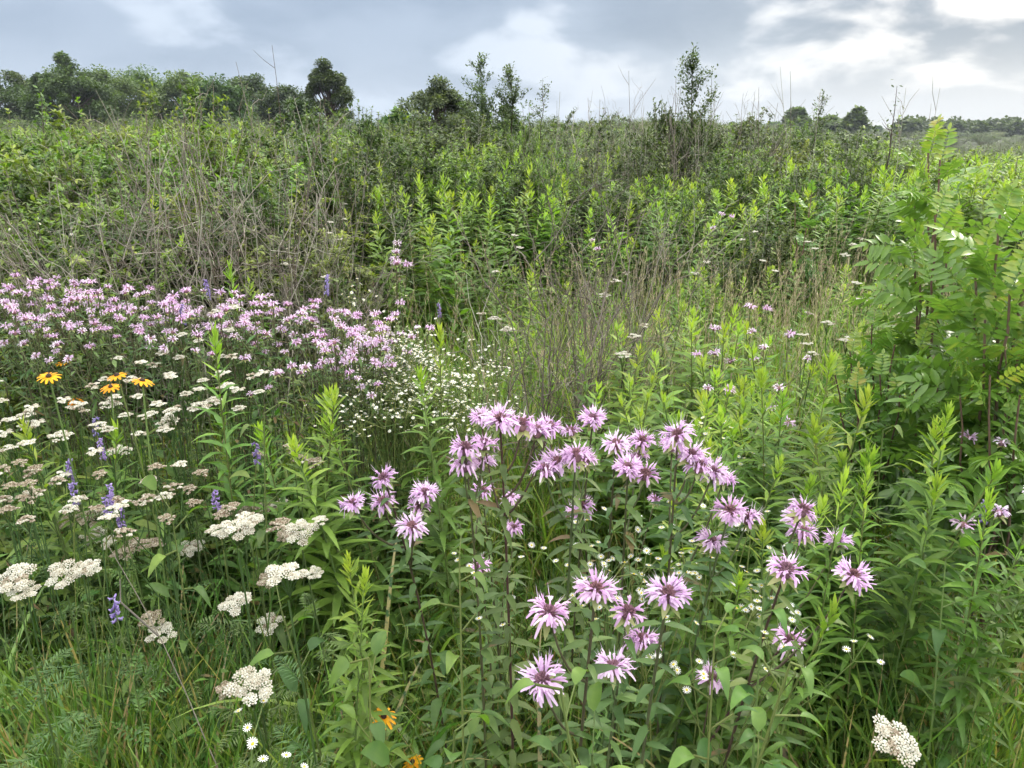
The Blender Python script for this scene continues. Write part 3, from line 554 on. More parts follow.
for px, py, y in [(222, 302, 2.3), (255, 318, 2.2), (335, 199, 5), (345, 192, 5.2), (328, 205, 4.9), (350, 215, 4.6), (290, 258, 3.3), (310, 265, 3.2), (328, 228, 4.2), (341, 243, 3.8), (500, 312, 2.7), (520, 240, 4), (498, 267, 3.5), (608, 275, 3.4), (845, 320, 2.6), (812, 338, 2.5), (805, 345, 2.4), (870, 292, 2.8), (903, 292, 2.9), (818, 240, 4.3), (848, 240, 4.4), (625, 330, 2.6), (742, 235, 4.5), (765, 262, 3.8), (700, 268, 3.6), (930, 300, 2.7)]:
    w = 'far off near the bushes on the left' if px < 360 else 'in the tan grass around the bare bush' if px < 640 else 'in the green grass left of the sumac'
    if px in (222, 255): w = 'among the last pink blooms of the band'
    put_yar(px, py, y, 'single white yarrow ' + w, 'scattered yarrow in the grass', rng.integers(0, 3))
yp.cleanup()

# ------------------------------------------------------------------ fleabane
def fb_proto(H, nf, sp, hi):
    st, lf, fl = fleabane(H, nf, sp, hi, hi); r = root('white_fleabane'); link('stem', st.mesh('fleabane_stem', M['goldenrod_stem']), r); link('foliage', lf.mesh('fleabane_leaves', M['weed']), r); 
    for q in (fl if hi else [fl]): link('flower' if hi else 'flowers', q.mesh('fleabane_flowers', [M['white'], M['yellow']]), r)
    return r
fp = Pool([fb_proto(.9, 30, .2, False), fb_proto(.9, 36, .22, False), fb_proto(.9, 26, .18, False), fb_proto(.9, 16, .2, True), fb_proto(.9, 11, .16, True)])
def put_fb(px, py, y, lab, grp, i=None):
    p = at_y(px, py, y); s = (p[2] - float(gz(p[0], p[1]))) / .86; fp.place(p[0], p[1], 1, None, lab, 'wildflower', grp, i, .04, s)
for k in range(46):
    px = rng.normal(406, 25); py = U(332, 398) + abs(px - 410) * .25; put_fb(px, py, 2.3 - (py - 330) / 70 * .35, 'cloud of tiny white fleabane in the patch right of the pink band', 'fleabane patch in the middle', rng.integers(0, 3))
for px, py, y in [(478, 360, 2.2), (490, 372, 2.1), (465, 385, 2.05), (492, 392, 2.0), (445, 392, 2.0)]: put_fb(px, py, y, 'small fleabane spray at the foot of the bare bush', 'fleabane by the bare bush', 2)
for px, py, y in [(375, 300, 2.6), (365, 275, 3), (315, 235, 3.8), (20, 235, 3.4), (50, 228, 3.5), (85, 240, 3.3)]: put_fb(px, py, y, 'thin fleabane spray in the grass ' + ('beneath the left bushes' if px < 100 else 'behind the pink band'), 'thin fleabane sprays', 3)
for px, py, y in [(640, 548, 1.2), (668, 560, 1.15), (655, 535, 1.25), (610, 548, 1.2), (700, 560, 1.15), (725, 540, 1.25), (690, 600, 1.0), (740, 560, 1.2), (720, 432, 1.75), (700, 437, 1.8), (740, 425, 1.85), (520, 530, 1.3), (760, 600, 1.05), (600, 540, 1.25)]:
    put_fb(px, py, y, 'loose fleabane with scattered white daisies ' + ('under the pink blooms' if py > 500 else 'behind the five blooms in a line'), 'loose fleabane under the bergamot', rng.integers(3, 5))
put_fb(262, 742, .74, 'short fleabane with a few open daisies at the bottom edge', None, 4)
fp.cleanup()

# ------------------------------------------------------------------ black-eyed susans, vetch
for px, py, w, what in [(62, 371, 26, 'leftmost of the orange group with a level bloom'), (139, 371, 24, 'highest on the right of the orange group'), (128, 383, 26, 'widest bloom of the orange group'), (96, 389, 22, 'lowest and palest of the orange group'), (74, 361, 17, 'small, half hidden behind the leftmost orange bloom'), (388, 726, 31, 'alone among round leaves at the bottom edge'), (84, 402, 18, 'tiny below the orange group'), (413, 768, 27, 'cut by the bottom edge')]:
    p = at_depth(px, py, F * .055 / w); z0 = float(gz(p[0], p[1])); st, pt, cn = black_eyed(p[2] - z0); r = root('black_eyed_daisy', (p[0], p[1], z0)); link('stem', st.mesh('daisy_stem', [M['goldenrod_stem'], M['weed']]), r); link('petals', pt.mesh('daisy_petals', M['orange']), r); link('flower_centre', cn.mesh('daisy_cone', M['cone']), r); tag(r, 'orange black-eyed daisy, ' + what, 'wildflower', 'orange daisies with dark centres')
def vt_proto():
    st, lf, fl = vetch(); r = root('violet_vetch'); link('stem', st.mesh('vetch_stem', M['goldenrod_stem']), r); link('foliage', lf.mesh('vetch_leaves', [M['weed'], M['goldenrod_stem']]), r); link('flower_spike', fl.mesh('vetch_spike', M['violet']), r); return r
vp = Pool([vt_proto() for _ in range(4)])
for px, py, y, s, w in [(54, 432, 1.75, 1, 'upright, leftmost above the yarrow tangle'), (37, 460, 1.55, 1, 'hanging low near the left edge'), (87, 458, 1.55, 1, 'between two fading yarrows'), (123, 488, 1.4, 1, 'lowest spike beside brown yarrow'), (228, 440, 1.6, 1, 'upright beside the curved goldenrod'), (222, 468, 1.5, .8, 'faint, under the upright one'), (17, 512, 1.3, .9, 'at the left edge over green grass'), (20, 480, 1.4, .7, 'small, at the left edge'), (110, 452, 1.6, .7, 'small, in the middle of the tangle'), (264, 278, 2.3, 1, 'upright at the back of the pink band, left of a pair'), (274, 280, 2.3, 1.1, 'upright at the back of the pink band, right of a pair'), (167, 308, 2.2, .8, 'short, within the pink band'), (1018, 520, 1.25, 1, 'dark, at the right edge'), (1015, 555, 1.2, .8, 'low, at the right edge'), (447, 305, 2.8, 1, 'alone in tan grass beside the bare bush'), (115, 577, 1.1, .6, 'tiny, beside bright flat yarrow')]:
    p = at_y(px, py, y); o = vp.place(p[0], p[1], .75, None, 'violet vetch spike ' + w, 'wildflower', 'violet vetch spikes', None, .08, (p[2] - float(gz(p[0], p[1]))) / .82)
vp.cleanup()

# ------------------------------------------------------------------ goldenrod
def gr_proto(H, n, hi, L, bright, bend=.06):
    a = MB(); b = MB(); goldenrod(a, b, H, n, hi, L, bright, bend); r = root('goldenrod'); link('stem', a.mesh('goldenrod_stem', M['goldenrod_stem']), r); link('foliage', b.mesh('goldenrod_foliage', M['goldenrod']), r); return r
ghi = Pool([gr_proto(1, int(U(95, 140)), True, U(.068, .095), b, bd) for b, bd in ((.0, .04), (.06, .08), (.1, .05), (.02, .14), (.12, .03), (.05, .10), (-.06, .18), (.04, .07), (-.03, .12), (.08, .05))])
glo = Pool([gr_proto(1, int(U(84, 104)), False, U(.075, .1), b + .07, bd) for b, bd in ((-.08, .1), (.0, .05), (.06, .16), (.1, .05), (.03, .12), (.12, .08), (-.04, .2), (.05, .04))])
def put_gr(pool, px, py, y, lab, grp, sw=1.0, i=None, tilt=.045):
    p = at_y(px, py, y); h = (p[2] - float(gz(p[0], p[1]))); return pool.place(p[0], p[1], sw, None, lab, 'goldenrod', grp, i, tilt, h / .985)
for px, py, y, w in [(818, 372, 1.62, 'tallest of the right-hand stand with a yellow green tip'), (836, 388, 1.5, 'second tallest, just right of the tallest'), (800, 380, 1.75, 'leaning against the tallest from the left'), (786, 376, 1.9, 'slim, at the left shoulder of the tallest'), (760, 432, 1.6, 'short, behind the stacked blooms'), (746, 440, 1.7, 'short, left of the stand'), (858, 440, 1.45, 'at the right foot of the second tallest'), (880, 445, 1.5, 'under the dark sumac foliage, left'), (900, 452, 1.4, 'under the dark sumac foliage, middle'), (954, 418, 1.35, 'tall, standing before the sumac stem'), (925, 470, 1.3, 'short, before the sumac stem'), (975, 432, 1.45, 'right of the tall one before the sumac'), (1000, 478, 1.25, 'close to the right edge'), (870, 478, 1.3, 'low, in front of the stand'), (842, 470, 1.25, 'low, left front of the stand'), (700, 412, 1.9, 'behind the five blooms in a line'), (722, 405, 1.95, 'thin, over the five blooms'), (808, 455, 1.4, 'low, under the tallest'), (986, 500, 1.2, 'low, near violet vetch'), (905, 500, 1.2, 'low, above the bent grass'), (948, 500, 1.15, 'low and bright, above the bent grass'), (770, 470, 1.45, 'short, right of the touching blooms'), (822, 430, 1.8, 'half hidden behind the two tallest'), (720, 575, 1.0, 'young, between white daisies'),
                     (216, 340, 1.75, 'pale, curving out over the yarrow'), (284, 398, 1.7, 'bright, with wide leaves left of the fleabane'), (272, 425, 1.6, 'bright, at the foot of the curving one'), (440, 330, 2.0, 'tall, between fleabane and bare bush'), (455, 388, 1.75, 'shorter, right below the tall one'), (238, 272, 2.5, 'small bright tip over the pink band'), (300, 415, 1.7, 'dull, next to the bright wide leaved one'), (370, 560, 1.15, 'young, below the loose pink group'), (312, 590, 1.1, 'young, at right of the yarrow'), (90, 420, 1.8, 'low, inside the yarrow patch'), (60, 425, 1.7, 'low, near the left vetch'), (345, 440, 1.6, 'low, under the fleabane'), (395, 440, 1.65, 'low, in dark grass under the fleabane')]:
    put_gr(ghi, px, py, y, 'goldenrod not yet in bloom, ' + w, 'near goldenrod plants', U(.95, 1.15) if y > 1.32 else U(.68, .8))
for k in range(26):      # the stand under and around the sumac
    px, py = U(690, 1030), U(455, 560); y = np.interp(py, [455, 560], [1.55, 1.08]) + U(-.06, .06)
    if (815 < px < 1040 and py > 478) or py > 530: continue
    put_gr(ghi, px, py, y, 'short green goldenrod filling the right foreground below the sumac', 'goldenrod filling the right foreground', U(.85, 1.05), None, .1)
ghi.cleanup()
cnt = 0
for k in range(46):
    px = rng.choice([U(596, 760), U(700, 880)]); py = U(300, 410) if px < 720 else U(325, 430); y = np.interp(py, [290, 420], [3.0, 1.9]) + U(-.12, .12)
    put_gr(glo, px, py, y, 'bright goldenrod in the row right of the bare bush, ' + ('left half, beside the bush' if px < 690 else 'right half, toward the sumac'), 'goldenrod row behind the pink blooms', U(.95, 1.2), None, .09)
for k in range(176):     # the bright stand across the middle distance
    y = U(4.0, 8.5); px = U(345, 1060); h = U(.9, 1.1) * (np.interp(y, [4, 7.5], [.62, 1.2]) if px > 500 else 1.15) + (.22 if (380 < px < 620) else 0) * U(.3, 1); h = min(h, 1.48)
    if y < 5.2 and 470 < px < 640 and U(0, 1) < .5: continue
    glo.place(gx(px, y, h), y, U(1.0, 1.35), None, 'bright goldenrod in the middle distance, ' + ('left of centre before the grey green tree' if px < 520 else 'below the dark sprig sapling' if px < 740 else 'right of centre toward the sumac'), 'goldenrod', 'goldenrod stand in the middle distance', None, .05, h)
for k in range(14):
    y = U(3.2, 5); px = U(0, 345); h = U(.9, 1.25); glo.place(gx(px, y, h), y, 1.1, None, 'goldenrod pushing up between the left bushes', 'goldenrod', 'goldenrod among the left bushes', None, .05, h)
glo.cleanup()

# ------------------------------------------------------------------ sumac
def put_sumac(base, tips, dens, lab, size=1.0):
    bx, by = base; bz = float(gz(bx, by)) - .01; st, lf = sumac((bx, by, bz), tips, dens, size); r = root('sumac', (bx, by, bz)); link('stem', st.mesh('sumac_stem', M['sumac_stem']), r); link('foliage', lf.mesh('sumac_leaves', [M['sumac'], M['sumac_stem']]), r); tag(r, lab, 'shrub', 'winged sumac shrubs'); return r
A = lambda px, py, y: at_y(px, py, y)
SD = 17
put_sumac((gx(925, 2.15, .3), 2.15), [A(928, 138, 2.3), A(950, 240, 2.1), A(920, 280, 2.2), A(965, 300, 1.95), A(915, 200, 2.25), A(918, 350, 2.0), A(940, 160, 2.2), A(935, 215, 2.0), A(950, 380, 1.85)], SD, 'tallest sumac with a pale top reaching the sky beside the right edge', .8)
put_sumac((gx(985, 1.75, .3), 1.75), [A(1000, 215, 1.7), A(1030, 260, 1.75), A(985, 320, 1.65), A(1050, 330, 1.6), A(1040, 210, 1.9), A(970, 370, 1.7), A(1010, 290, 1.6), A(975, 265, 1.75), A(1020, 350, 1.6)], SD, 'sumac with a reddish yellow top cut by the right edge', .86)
put_sumac((gx(880, 2.2, .3), 2.2), [A(872, 325, 2.1), A(850, 352, 2.15), A(895, 345, 2.0), A(855, 390, 1.95), A(835, 375, 2.05), A(880, 375, 1.95), A(900, 395, 1.9)], 12, 'low sumac sucker with yellowish tips left of the tallest', .62)
put_sumac((gx(1000, 1.6, .3), 1.6), [A(990, 375, 1.5), A(1020, 395, 1.5), A(960, 395, 1.6), A(1005, 350, 1.6), A(935, 375, 1.75)], 11, 'low sumac sucker over the tall goldenrod at the right edge', .62)
put_sumac((gx(805, 5.2, 1), 5.2), [A(795, 200, 5.2), A(812, 190, 5.2)], 8, 'distant sumac low in the goldenrod stand', .8)

# ------------------------------------------------------------------ tall bright sapling in the centre, shrubs
def shrub_proto(name, mat, **k):
    st, lf = shrub(**k); r = root(name); link('branches', st.mesh(name + '_branches', M['twig']), r); link('foliage', lf.mesh(name + '_foliage', M[mat]), r); return r
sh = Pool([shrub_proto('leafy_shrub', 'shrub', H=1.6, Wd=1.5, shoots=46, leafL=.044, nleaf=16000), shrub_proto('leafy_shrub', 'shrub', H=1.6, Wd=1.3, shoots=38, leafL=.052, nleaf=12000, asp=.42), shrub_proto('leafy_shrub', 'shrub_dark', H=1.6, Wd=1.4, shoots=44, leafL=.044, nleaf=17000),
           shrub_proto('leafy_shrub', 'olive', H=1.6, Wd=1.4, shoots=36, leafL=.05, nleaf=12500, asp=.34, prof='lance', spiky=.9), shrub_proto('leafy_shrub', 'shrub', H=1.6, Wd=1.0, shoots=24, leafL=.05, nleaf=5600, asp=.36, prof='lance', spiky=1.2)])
def put_sh(px, py, y, wd, lab, grp, i, cat='shrub'):
    p = at_y(px, py, y); h = p[2] - float(gz(p[0], p[1])); return sh.place(p[0], p[1], wd, None, lab, cat, grp, i, .03, h / 1.6)
LS = [(-20, 150, 3.9, 1, 1, 'at the left edge, nearest, broad'), (55, 165, 3.8, 1, 0, 'nearest of the left thicket, behind bare twigs'), (130, 185, 3.7, 1, 2, 'dark and low, right behind the pink band'), (200, 190, 3.7, 1, 2, 'dark, in the deep shade behind the pink band'), (265, 195, 3.9, .9, 0, 'low, at the right end behind the pink band'), (20, 118, 5.2, 1.2, 0, 'bright topped, second row at the left edge'), (95, 120, 5.0, 1.1, 1, 'bright topped, second row'), (160, 112, 5.2, 1.1, 4, 'with tall upright shoots, second row'), (225, 140, 4.8, 1.1, 0, 'leafy, middle of the left thicket'), (290, 128, 5.6, 1.1, 1, 'pale, at the right end of the second row'), (195, 86, 5.6, .9, 4, 'whose bright tip stands highest over the thicket'), (60, 100, 7, 1.3, 1, 'far row, under the tree line at left'), (130, 105, 7, 1.3, 0, 'far row, in front of the dark trees'), (250, 118, 7.2, 1.3, 2, 'far row, dark, below the round tree'), (310, 118, 7.2, 1.2, 3, 'grey green, below the round tree'), (345, 135, 6.6, 1.1, 2, 'dark, right of the grey green one'), (-40, 100, 6.5, 1.2, 4, 'off at the left edge, far row'), (330, 160, 5.2, .9, 0, 'small, before the opening'), (280, 165, 4.6, .8, 4, 'small and twiggy before the opening'), (10, 200, 3.2, .8, 1, 'low, beside the bare twigs at left edge'), (85, 215, 3.2, .7, 0, 'low, just behind the palest blooms'), (165, 110, 8.5, 1.3, 0, 'farthest of the left thicket')]
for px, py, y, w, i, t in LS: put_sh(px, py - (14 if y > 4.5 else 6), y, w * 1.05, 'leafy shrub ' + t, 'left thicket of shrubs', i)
for px, py, y, w, i, t in [(530, 92, 6.2, .5, 4, 'narrow, bright green and upright in the centre'), (545, 118, 6.0, .6, 4, 'bright green, beside the tall narrow one'), (395, 108, 9.5, 1.3, 0, 'green, left of the grey green tree'), (470, 104, 10, 1.4, 2, 'dark, under the grey green tree'), (380, 125, 8, 1, 3, 'grey green, at the left of the centre stand'), (430, 118, 12, 1.8, 2, 'dark and wide at the foot of the grey green tree'), (600, 112, 9.5, 1.4, 3, 'grey green, right of the narrow bright one'), (655, 100, 9.6, .9, 2, 'dark, left of the sprig tree'), (672, 84, 9.0, .7, 2, 'dark, at the foot of the sprig sapling'), (706, 98, 8.6, .7, 2, 'dark, right foot of the sprig tree'), (760, 130, 10, 1.5, 3, 'grey green, right of the sprig tree'), (682, 155, 6.2, .45, 1, 'small, yellow tipped, below the sprig tree'), (800, 148, 6.2, .75, 1, 'round with yellow green tips in the right meadow'), (770, 190, 5.2, .7, 2, 'low and dark within the goldenrods'), (840, 135, 10, 1.6, 0, 'pale, in front of the distant wood'), (900, 138, 10, 1.5, 0, 'pale, behind the tallest sumac'), (980, 150, 8, 1.5, 1, 'smooth and pale at the right edge'), (1030, 155, 7, 1.3, 0, 'cut by the right edge behind the sumac'), (790, 118, 14, 1.8, 2, 'dark, on the skyline under far trees'), (560, 118, 14, 1.8, 3, 'on the skyline, center'), (720, 122, 14, 1.8, 0, 'on the skyline behind the sprig tree'), (870, 130, 14, 2, 3, 'on the skyline at right'), (940, 135, 13, 2, 0, 'far, right of the tallest sumac'), (350, 118, 13, 2, 1, 'far, right of the round tree'), (620, 160, 6.0, .8, 2, 'dark and low at centre'), (450, 150, 6.5, .8, 1, 'leafy, inside the goldenrod stand')]:
    put_sh(px, py, y, w, 'leafy shrub ' + t, 'shrubs across the back of the meadow', i)
def auto_sh(n, px0, px1, y0, y1, top0, top1, kinds, wd, lab, grp, rows=1):
    for k in range(n):
        y = y0 + (y1 - y0) * ((k % 3) + U(0, .9)) / 3; px = px0 + (px1 - px0) * (k + U(0, 1)) / n
        put_sh(px, np.interp(y, [y0, y1], [top0, top1]) + U(-16, 20), y, U(*wd), lab[min(len(lab) - 1, int((px - px0) / (px1 - px0) * len(lab)))], grp, int(rng.choice(kinds)))
for px, py, y, w, i, t in [(300, 106, 5.4, .9, 2, 'dark and dense, under the forked dead stalk'), (345, 118, 5.0, .7, 2, 'dark and dense, at the right end'), (215, 92, 5.8, .8, 0, 'bright domed, right of the bright sapling'), (105, 96, 6.0, .9, 0, 'bright domed, under the tall uneven tree'), (28, 100, 5.6, .8, 1, 'domed, close to the left edge'), (160, 90, 6.4, .8, 4, 'feathery topped, beside the bright sapling'), (250, 140, 4.3, .8, 2, 'dark, at the heart of the thicket'), (70, 150, 4.2, .8, 0, 'round, behind the bare twigs')]: put_sh(px, py, y, w, 'large leafy shrub ' + t, 'large shrubs of the left thicket', i)
for px, py, y, w, i, t in [(400, 112, 6.8, .8, 2, 'dark, left of the bright narrow one'), (455, 116, 7.0, .9, 0, 'green, under the grey green tree'), (500, 128, 6.2, .7, 2, 'dark, left foot of the bright narrow one'), (588, 116, 7.2, .8, 3, 'grey green, between the bright narrow one and the sprig sapling'), (650, 108, 7.6, .8, 2, 'dark, left foot of the sprig sapling'), (742, 122, 7.2, .8, 0, 'green, right of the sprig sapling'), (800, 140, 6.4, .7, 2, 'dark, in the goldenrods'), (858, 128, 7.4, .9, 3, 'grey green, left of the tallest sumac')]: put_sh(px, py, y, w, 'large leafy shrub ' + t, 'large shrubs behind the goldenrod stand', i)
auto_sh(24, -50, 360, 4.3, 8.8, 132, 92, [0, 0, 1, 1, 2, 2, 4], (.6, .95), ['leafy shrub packed into the left thicket near the edge', 'leafy shrub packed into the middle of the left thicket', 'leafy shrub packed into the right part of the left thicket'], 'packed shrubs of the left thicket')
auto_sh(28, 340, 900, 7.5, 13, 130, 108, [0, 1, 0, 2, 3, 3], (.6, 1.3), ['leafy shrub on the rise left of the sprig sapling', 'leafy shrub on the rise about the sprig sapling', 'leafy shrub on the rise right of the sprig sapling'], 'packed shrubs on the rise')
auto_sh(9, 600, 880, 6.2, 8, 168, 140, [2, 3, 2, 0], (.4, .65), ['small dark shrub among the goldenrods below the sprig sapling', 'small dark shrub among the goldenrods toward the sumac'], 'small shrubs among the goldenrods')
sh.cleanup()

# ------------------------------------------------------------------ bare bushes and stalks
bb = []
for H, W_, n, tw, mm in ((1.5, 1.15, 12, 9, 'twig_dark'), (1.4, 1.3, 10, 6, 'twig'), (1.4, .8, 7, 6, 'twig')):
    r = bpy.data.objects.new('bare_bush', bare_bush(H, W_, n, tw).mesh('bare_bush', M[mm])); COL.objects.link(r); bb.append(r)
bbp = Pool(bb)
for px, py, y, w, i, t in [(560, 215, 2.7, .9, 0, 'standing alone in the tan grass at the centre'), (610, 220, 2.9, .8, 0, 'at the right shoulder of the central one'), (500, 262, 2.9, .8, 2, 'low, at the left shoulder of the central one'), (60, 160, 3.0, .9, 1, 'behind the palest pink blooms at left'), (120, 135, 3.3, 1.0, 1, 'grey, in front of the left thicket'), (200, 110, 3.4, .9, 1, 'tall and pale, in the middle of the left thicket'), (260, 115, 3.6, .9, 1, 'tall, right part of the left thicket'), (310, 175, 3.8, .8, 2, 'low, at the right end of the left thicket'), (10, 165, 3.1, .8, 2, 'at the left edge'), (160, 150, 2.95, .9, 2, 'grey, between the tall pale one and the blooms'), (90, 190, 2.85, .8, 1, 'wide and low, over the palest blooms'), (290, 150, 3.5, .9, 1, 'wide, at the right part of the left thicket'), (340, 200, 3.7, .7, 2, 'thin, beside the far white yarrows'), (230, 170, 3.0, .8, 2, 'reddish, directly behind the pink band'), (700, 100, 8, 1.2, 1, 'on the skyline beside the sprig tree'), (640, 95, 8.2, 1.2, 1, 'on the skyline left of the sprig tree'), (590, 108, 8.6, 1.2, 2, 'on the skyline at centre'), (740, 105, 8.6, 1.1, 1, 'on the skyline right of the sprig tree'), (700, 190, 5, .7, 2, 'low, between goldenrods below the sprig tree')]:
    p = at_y(px, py, y); bbp.place(p[0], p[1], w, None, 'leafless grey bush ' + t, 'bare bush', 'leafless bushes', i, .05, (p[2] - float(gz(p[0], p[1]))) / 1.45)
def stalk(px, py, y, H=None, lean=(0, 0), lab='', tw=6):
    p = at_y(px, py, y); z0 = float(gz(p[0], p[1])); h = p[2] - z0; mb = MB(); P = bez((-lean[0], -lean[1], 0), (-lean[0] * .35 + .04, .02, h * .55), (0, 0, h), 10); P[1:-1] += rng.normal(0, .003, (8, 3)); tubes(mb, P, np.linspace(.0026, .0009, 10) * (1 + y * .12) * (.6 if y < 1.5 else 1), 4, U(.1, .9))
    for k in range(tw):
        b = pt_on(P, np.array(U(.45, .95))); e = b + azd(U(0, 6.28), U(.6, 1.2)) * U(.1, .35); tubes(mb, np.stack([b, (b + e) / 2 + rng.normal(0, .01, 3), e]), [.0025, .002, .001], 3, .5)
    o = link('dead_stalk', mb.mesh('dead_stalk', M['twig']), None, (p[0], p[1], z0)); tag(o, lab, 'dead stalk', 'dead stalks in the meadow')
for a in [(272, 45, 6.5, None, (0, 0), 'tall forked dead stalk against the dark round tree', 12), (236, 62, 6, None, (-.3, 0), 'thin dead stalk leaning left of the forked one', 3), (176, 118, 3.6, None, (-.5, 0), 'pale dead stalk leaning through the left thicket', 6), (160, 140, 3.4, None, (.4, 0), 'grey dead stalk crossing the left thicket', 6), (780, 66, 9, None, (-.5, 0), 'dead stalk slanting over the skyline right of the sprig tree', 5), (755, 92, 9, None, (.1, 0), 'short dead stalk on the skyline', 4), (560, 92, 8, None, (.2, 0), 'dead stalk above the bright narrow shrub', 4), (906, 88, 6, None, (0, 0), 'dead flower stalk above the tallest sumac', 10), (940, 88, 6, None, (.1, 0), 'thin dead stalk right of the tallest sumac', 3), (248, 150, 3.2, None, (.1, 0), 'upright brown dead stalk behind the pink band', 5), (108, 545, 1.15, None, (-.28, .1), 'long smooth dead stalk leaning among the yarrow', 1), (820, 92, 9, None, (0, 0), 'branched dead stalk below the distant trees', 8)]: stalk(*a)

for k in range(16):
    stalk(U(555, 815), U(70, 106), U(7, 10), None, (U(-.3, .3), 0), 'thin bare stalk standing up over the skyline around the sprig sapling', int(U(2, 6)))
for k in range(9):
    stalk(U(60, 350), U(96, 150), U(3.4, 5), None, (U(-.4, .4), 0), 'thin pale stalk rising through the left thicket', int(U(3, 7)))

# ------------------------------------------------------------------ broad leaved plants near the camera
def bl_proto(**k):
    st, lf = broadleaf(**k); r = root('broadleaf_plant'); link('stem', st.mesh('broadleaf_stem', M['goldenrod_stem']), r); link('foliage', lf.mesh('broadleaf_leaves', M['weed']), r); return r
bl = Pool([bl_proto(H=.4, n=13, L0=.052), bl_proto(H=.45, n=18, L0=.06, prof='ovate', asp=.36), bl_proto(H=.4, n=15, L0=.062, prof='ovate', asp=.42)])
for px, py, y, i, t in [(365, 665, .95, 0, 'round leaved, around the low orange daisy'), (400, 700, .85, 0, 'round leaved, near the bottom edge'), (330, 585, 1.1, 2, 'beside the leaning dark bergamot stem'), (250, 470, 1.5, 1, 'light green, between yarrow and grass'), (170, 500, 1.35, 2, 'light green, under the yarrow tangle'), (460, 660, .9, 1, 'left of the long dark stem'), (690, 700, .8, 1, 'under the lowest small bloom'), (580, 720, .75, 2, 'under the three open blooms'), (650, 740, .72, 1, 'at the bottom edge, middle'), (800, 700, .8, 1, 'left of the single dense yarrow'), (930, 480, 1.4, 1, 'yellowish, before the sumac stem'), (1000, 580, 1.1, 2, 'at the right edge over bent grass'), (430, 720, .8, 2, 'pale, at the bottom next to round leaves'), (760, 745, .72, 1, 'at the bottom edge right of the stems')]:
    p = at_y(px, py, y); bl.place(p[0], p[1], 1.0, None, 'low broad leaved plant ' + t, 'plant', 'low broad leaved plants', i, .06, (p[2] - float(gz(p[0], p[1]))) / .4)
bl.cleanup()

# ------------------------------------------------------------------ stuff: grass, weeds, distant goldenrod
def wedge(n, y0, y1, margin=60, power=1.0):
    y = (U(0, 1, n) ** power) * (y1 - y0) + y0; px = U(-margin, 1024 + margin, n); x = (px - 512) / F * (y * math.cos(TH) + .9 * math.sin(TH)); return x, y, px
def field(name, temps, x, y, s, label, cat, tilt=.08, sz=None):
    n = len(x); pts = np.stack([x, y, gz(x, y) - .01], -1); rot = np.stack([rng.normal(0, tilt, n), rng.normal(0, tilt, n), U(0, 6.28, n)], -1)
    sc = np.stack([s, s, s if sz is None else sz], -1); scatter(name, temps, pts, rot, sc, rng.integers(0, len(temps), n), label, cat)
gt = [tuft(40, (.35, .7), (.003, .006)).mesh('grass_tuft', M['grass']) for _ in range(5)]
tt_ = [tuft(26, (.6, .95), (.004, .008), .05, (1.05, 1.5), (.2, .6), 9, v=(.3, .9), dead=.06).mesh('long_grass_tuft', M['grass']) for _ in range(4)]
gtl = [tuft(34, (.4, .85), (.004, .009), .08, (1.0, 1.52), nseg=4, fold=0, v=(.4, 1), dead=.12).mesh('grass_tuft_far', M['grass']) for _ in range(4)]
wt = [tuft(9, (.75, 1.15), (.011, .017), .04, (1.0, 1.45), (.35, .85), 12, dead=.05, v=(.45, 1)).mesh('wide_grass_tuft', M['wide_grass']) for _ in range(5)]
dt = [seed_tuft().mesh('dry_grass_tuft', M['dry']) for _ in range(4)]
wd = [weed(.55, 36, .06, .28).mesh('weed_a', M['weed']), weed(.5, 40, .05, .22).mesh('weed_b', M['weed']), weed(.5, 30, .055, .5).mesh('weed_c', M['weed']), weed(.6, 54, .07, .16).mesh('weed_d', M['weed'])]
x, y, px = wedge(1500, .55, 2.6, 150); sz = U(.85, 1.25, 1500) * np.where(y < 1.0, .85, 1); field('grass', gt, x, y, sz, 'green grass tufts filling the near meadow', 'grass')
x, y, px = wedge(2400, 2.2, 8, 80); kk = (px > 340) | (y < 3) | (U(0, 1, 2400) < .3); x, y = x[kk], y[kk]; field('grass', gtl, x, y, U(.9, 1.45, len(x)), 'green grass in the middle of the meadow', 'grass')
x, y, px = wedge(620, 2.9, 5.6, 20); k = px > 440; field('grass', gtl, x[k], y[k], U(1.15, 1.5, k.sum()), 'soft tall grass in the open middle of the meadow', 'grass')
x, y, px = wedge(150, 3.2, 5.8, 20); k = px > 560; field('dry_grass', dt, x[k], y[k], U(1.0, 1.3, k.sum()), 'tan tipped grass in the open meadow toward the sumac', 'dry grass')
wx, wy = [], []
for n_, a0, a1, b0, b1 in ((70, -60, 260, .78, 1.25), (46, 820, 1010, .85, 1.3), (16, 340, 480, .9, 1.2), (10, 560, 800, .8, 1.1), (24, -60, 300, 1.25, 1.8), (16, 330, 420, 1.3, 1.9)):
    yy = U(b0, b1, n_); wy += list(yy); wx += list(gx(U(a0, a1, n_), yy, .55))
y3_ = U(.80, 1.08, 60); field('grass', tt_, gx(U(815, 1050, 60), y3_, .6), y3_, U(.85, 1.0, 60), 'long fine grass leaning at the near right', 'grass', .16)
yy = U(.95, 1.45, 90); a_ = gx(U(815, 1040, 90), yy, .6); y2_ = U(.85, 1.4, 80); b_ = gx(U(-40, 300, 80), y2_, .6); field('grass', tt_, np.concatenate([a_, b_]), np.concatenate([yy, y2_]), U(.95, 1.25, 170), 'long fine grass thick in the near meadow', 'grass', .1)
wx, wy = np.array(wx), np.array(wy); wt2 = [tuft(7, (.75, 1.05), (.014, .020), .04, (.95, 1.35), (.55, 1.0), 14, dead=.03, v=(.5, 1)).mesh('ribbon_grass_tuft', M['wide_grass']) for _ in range(4)]
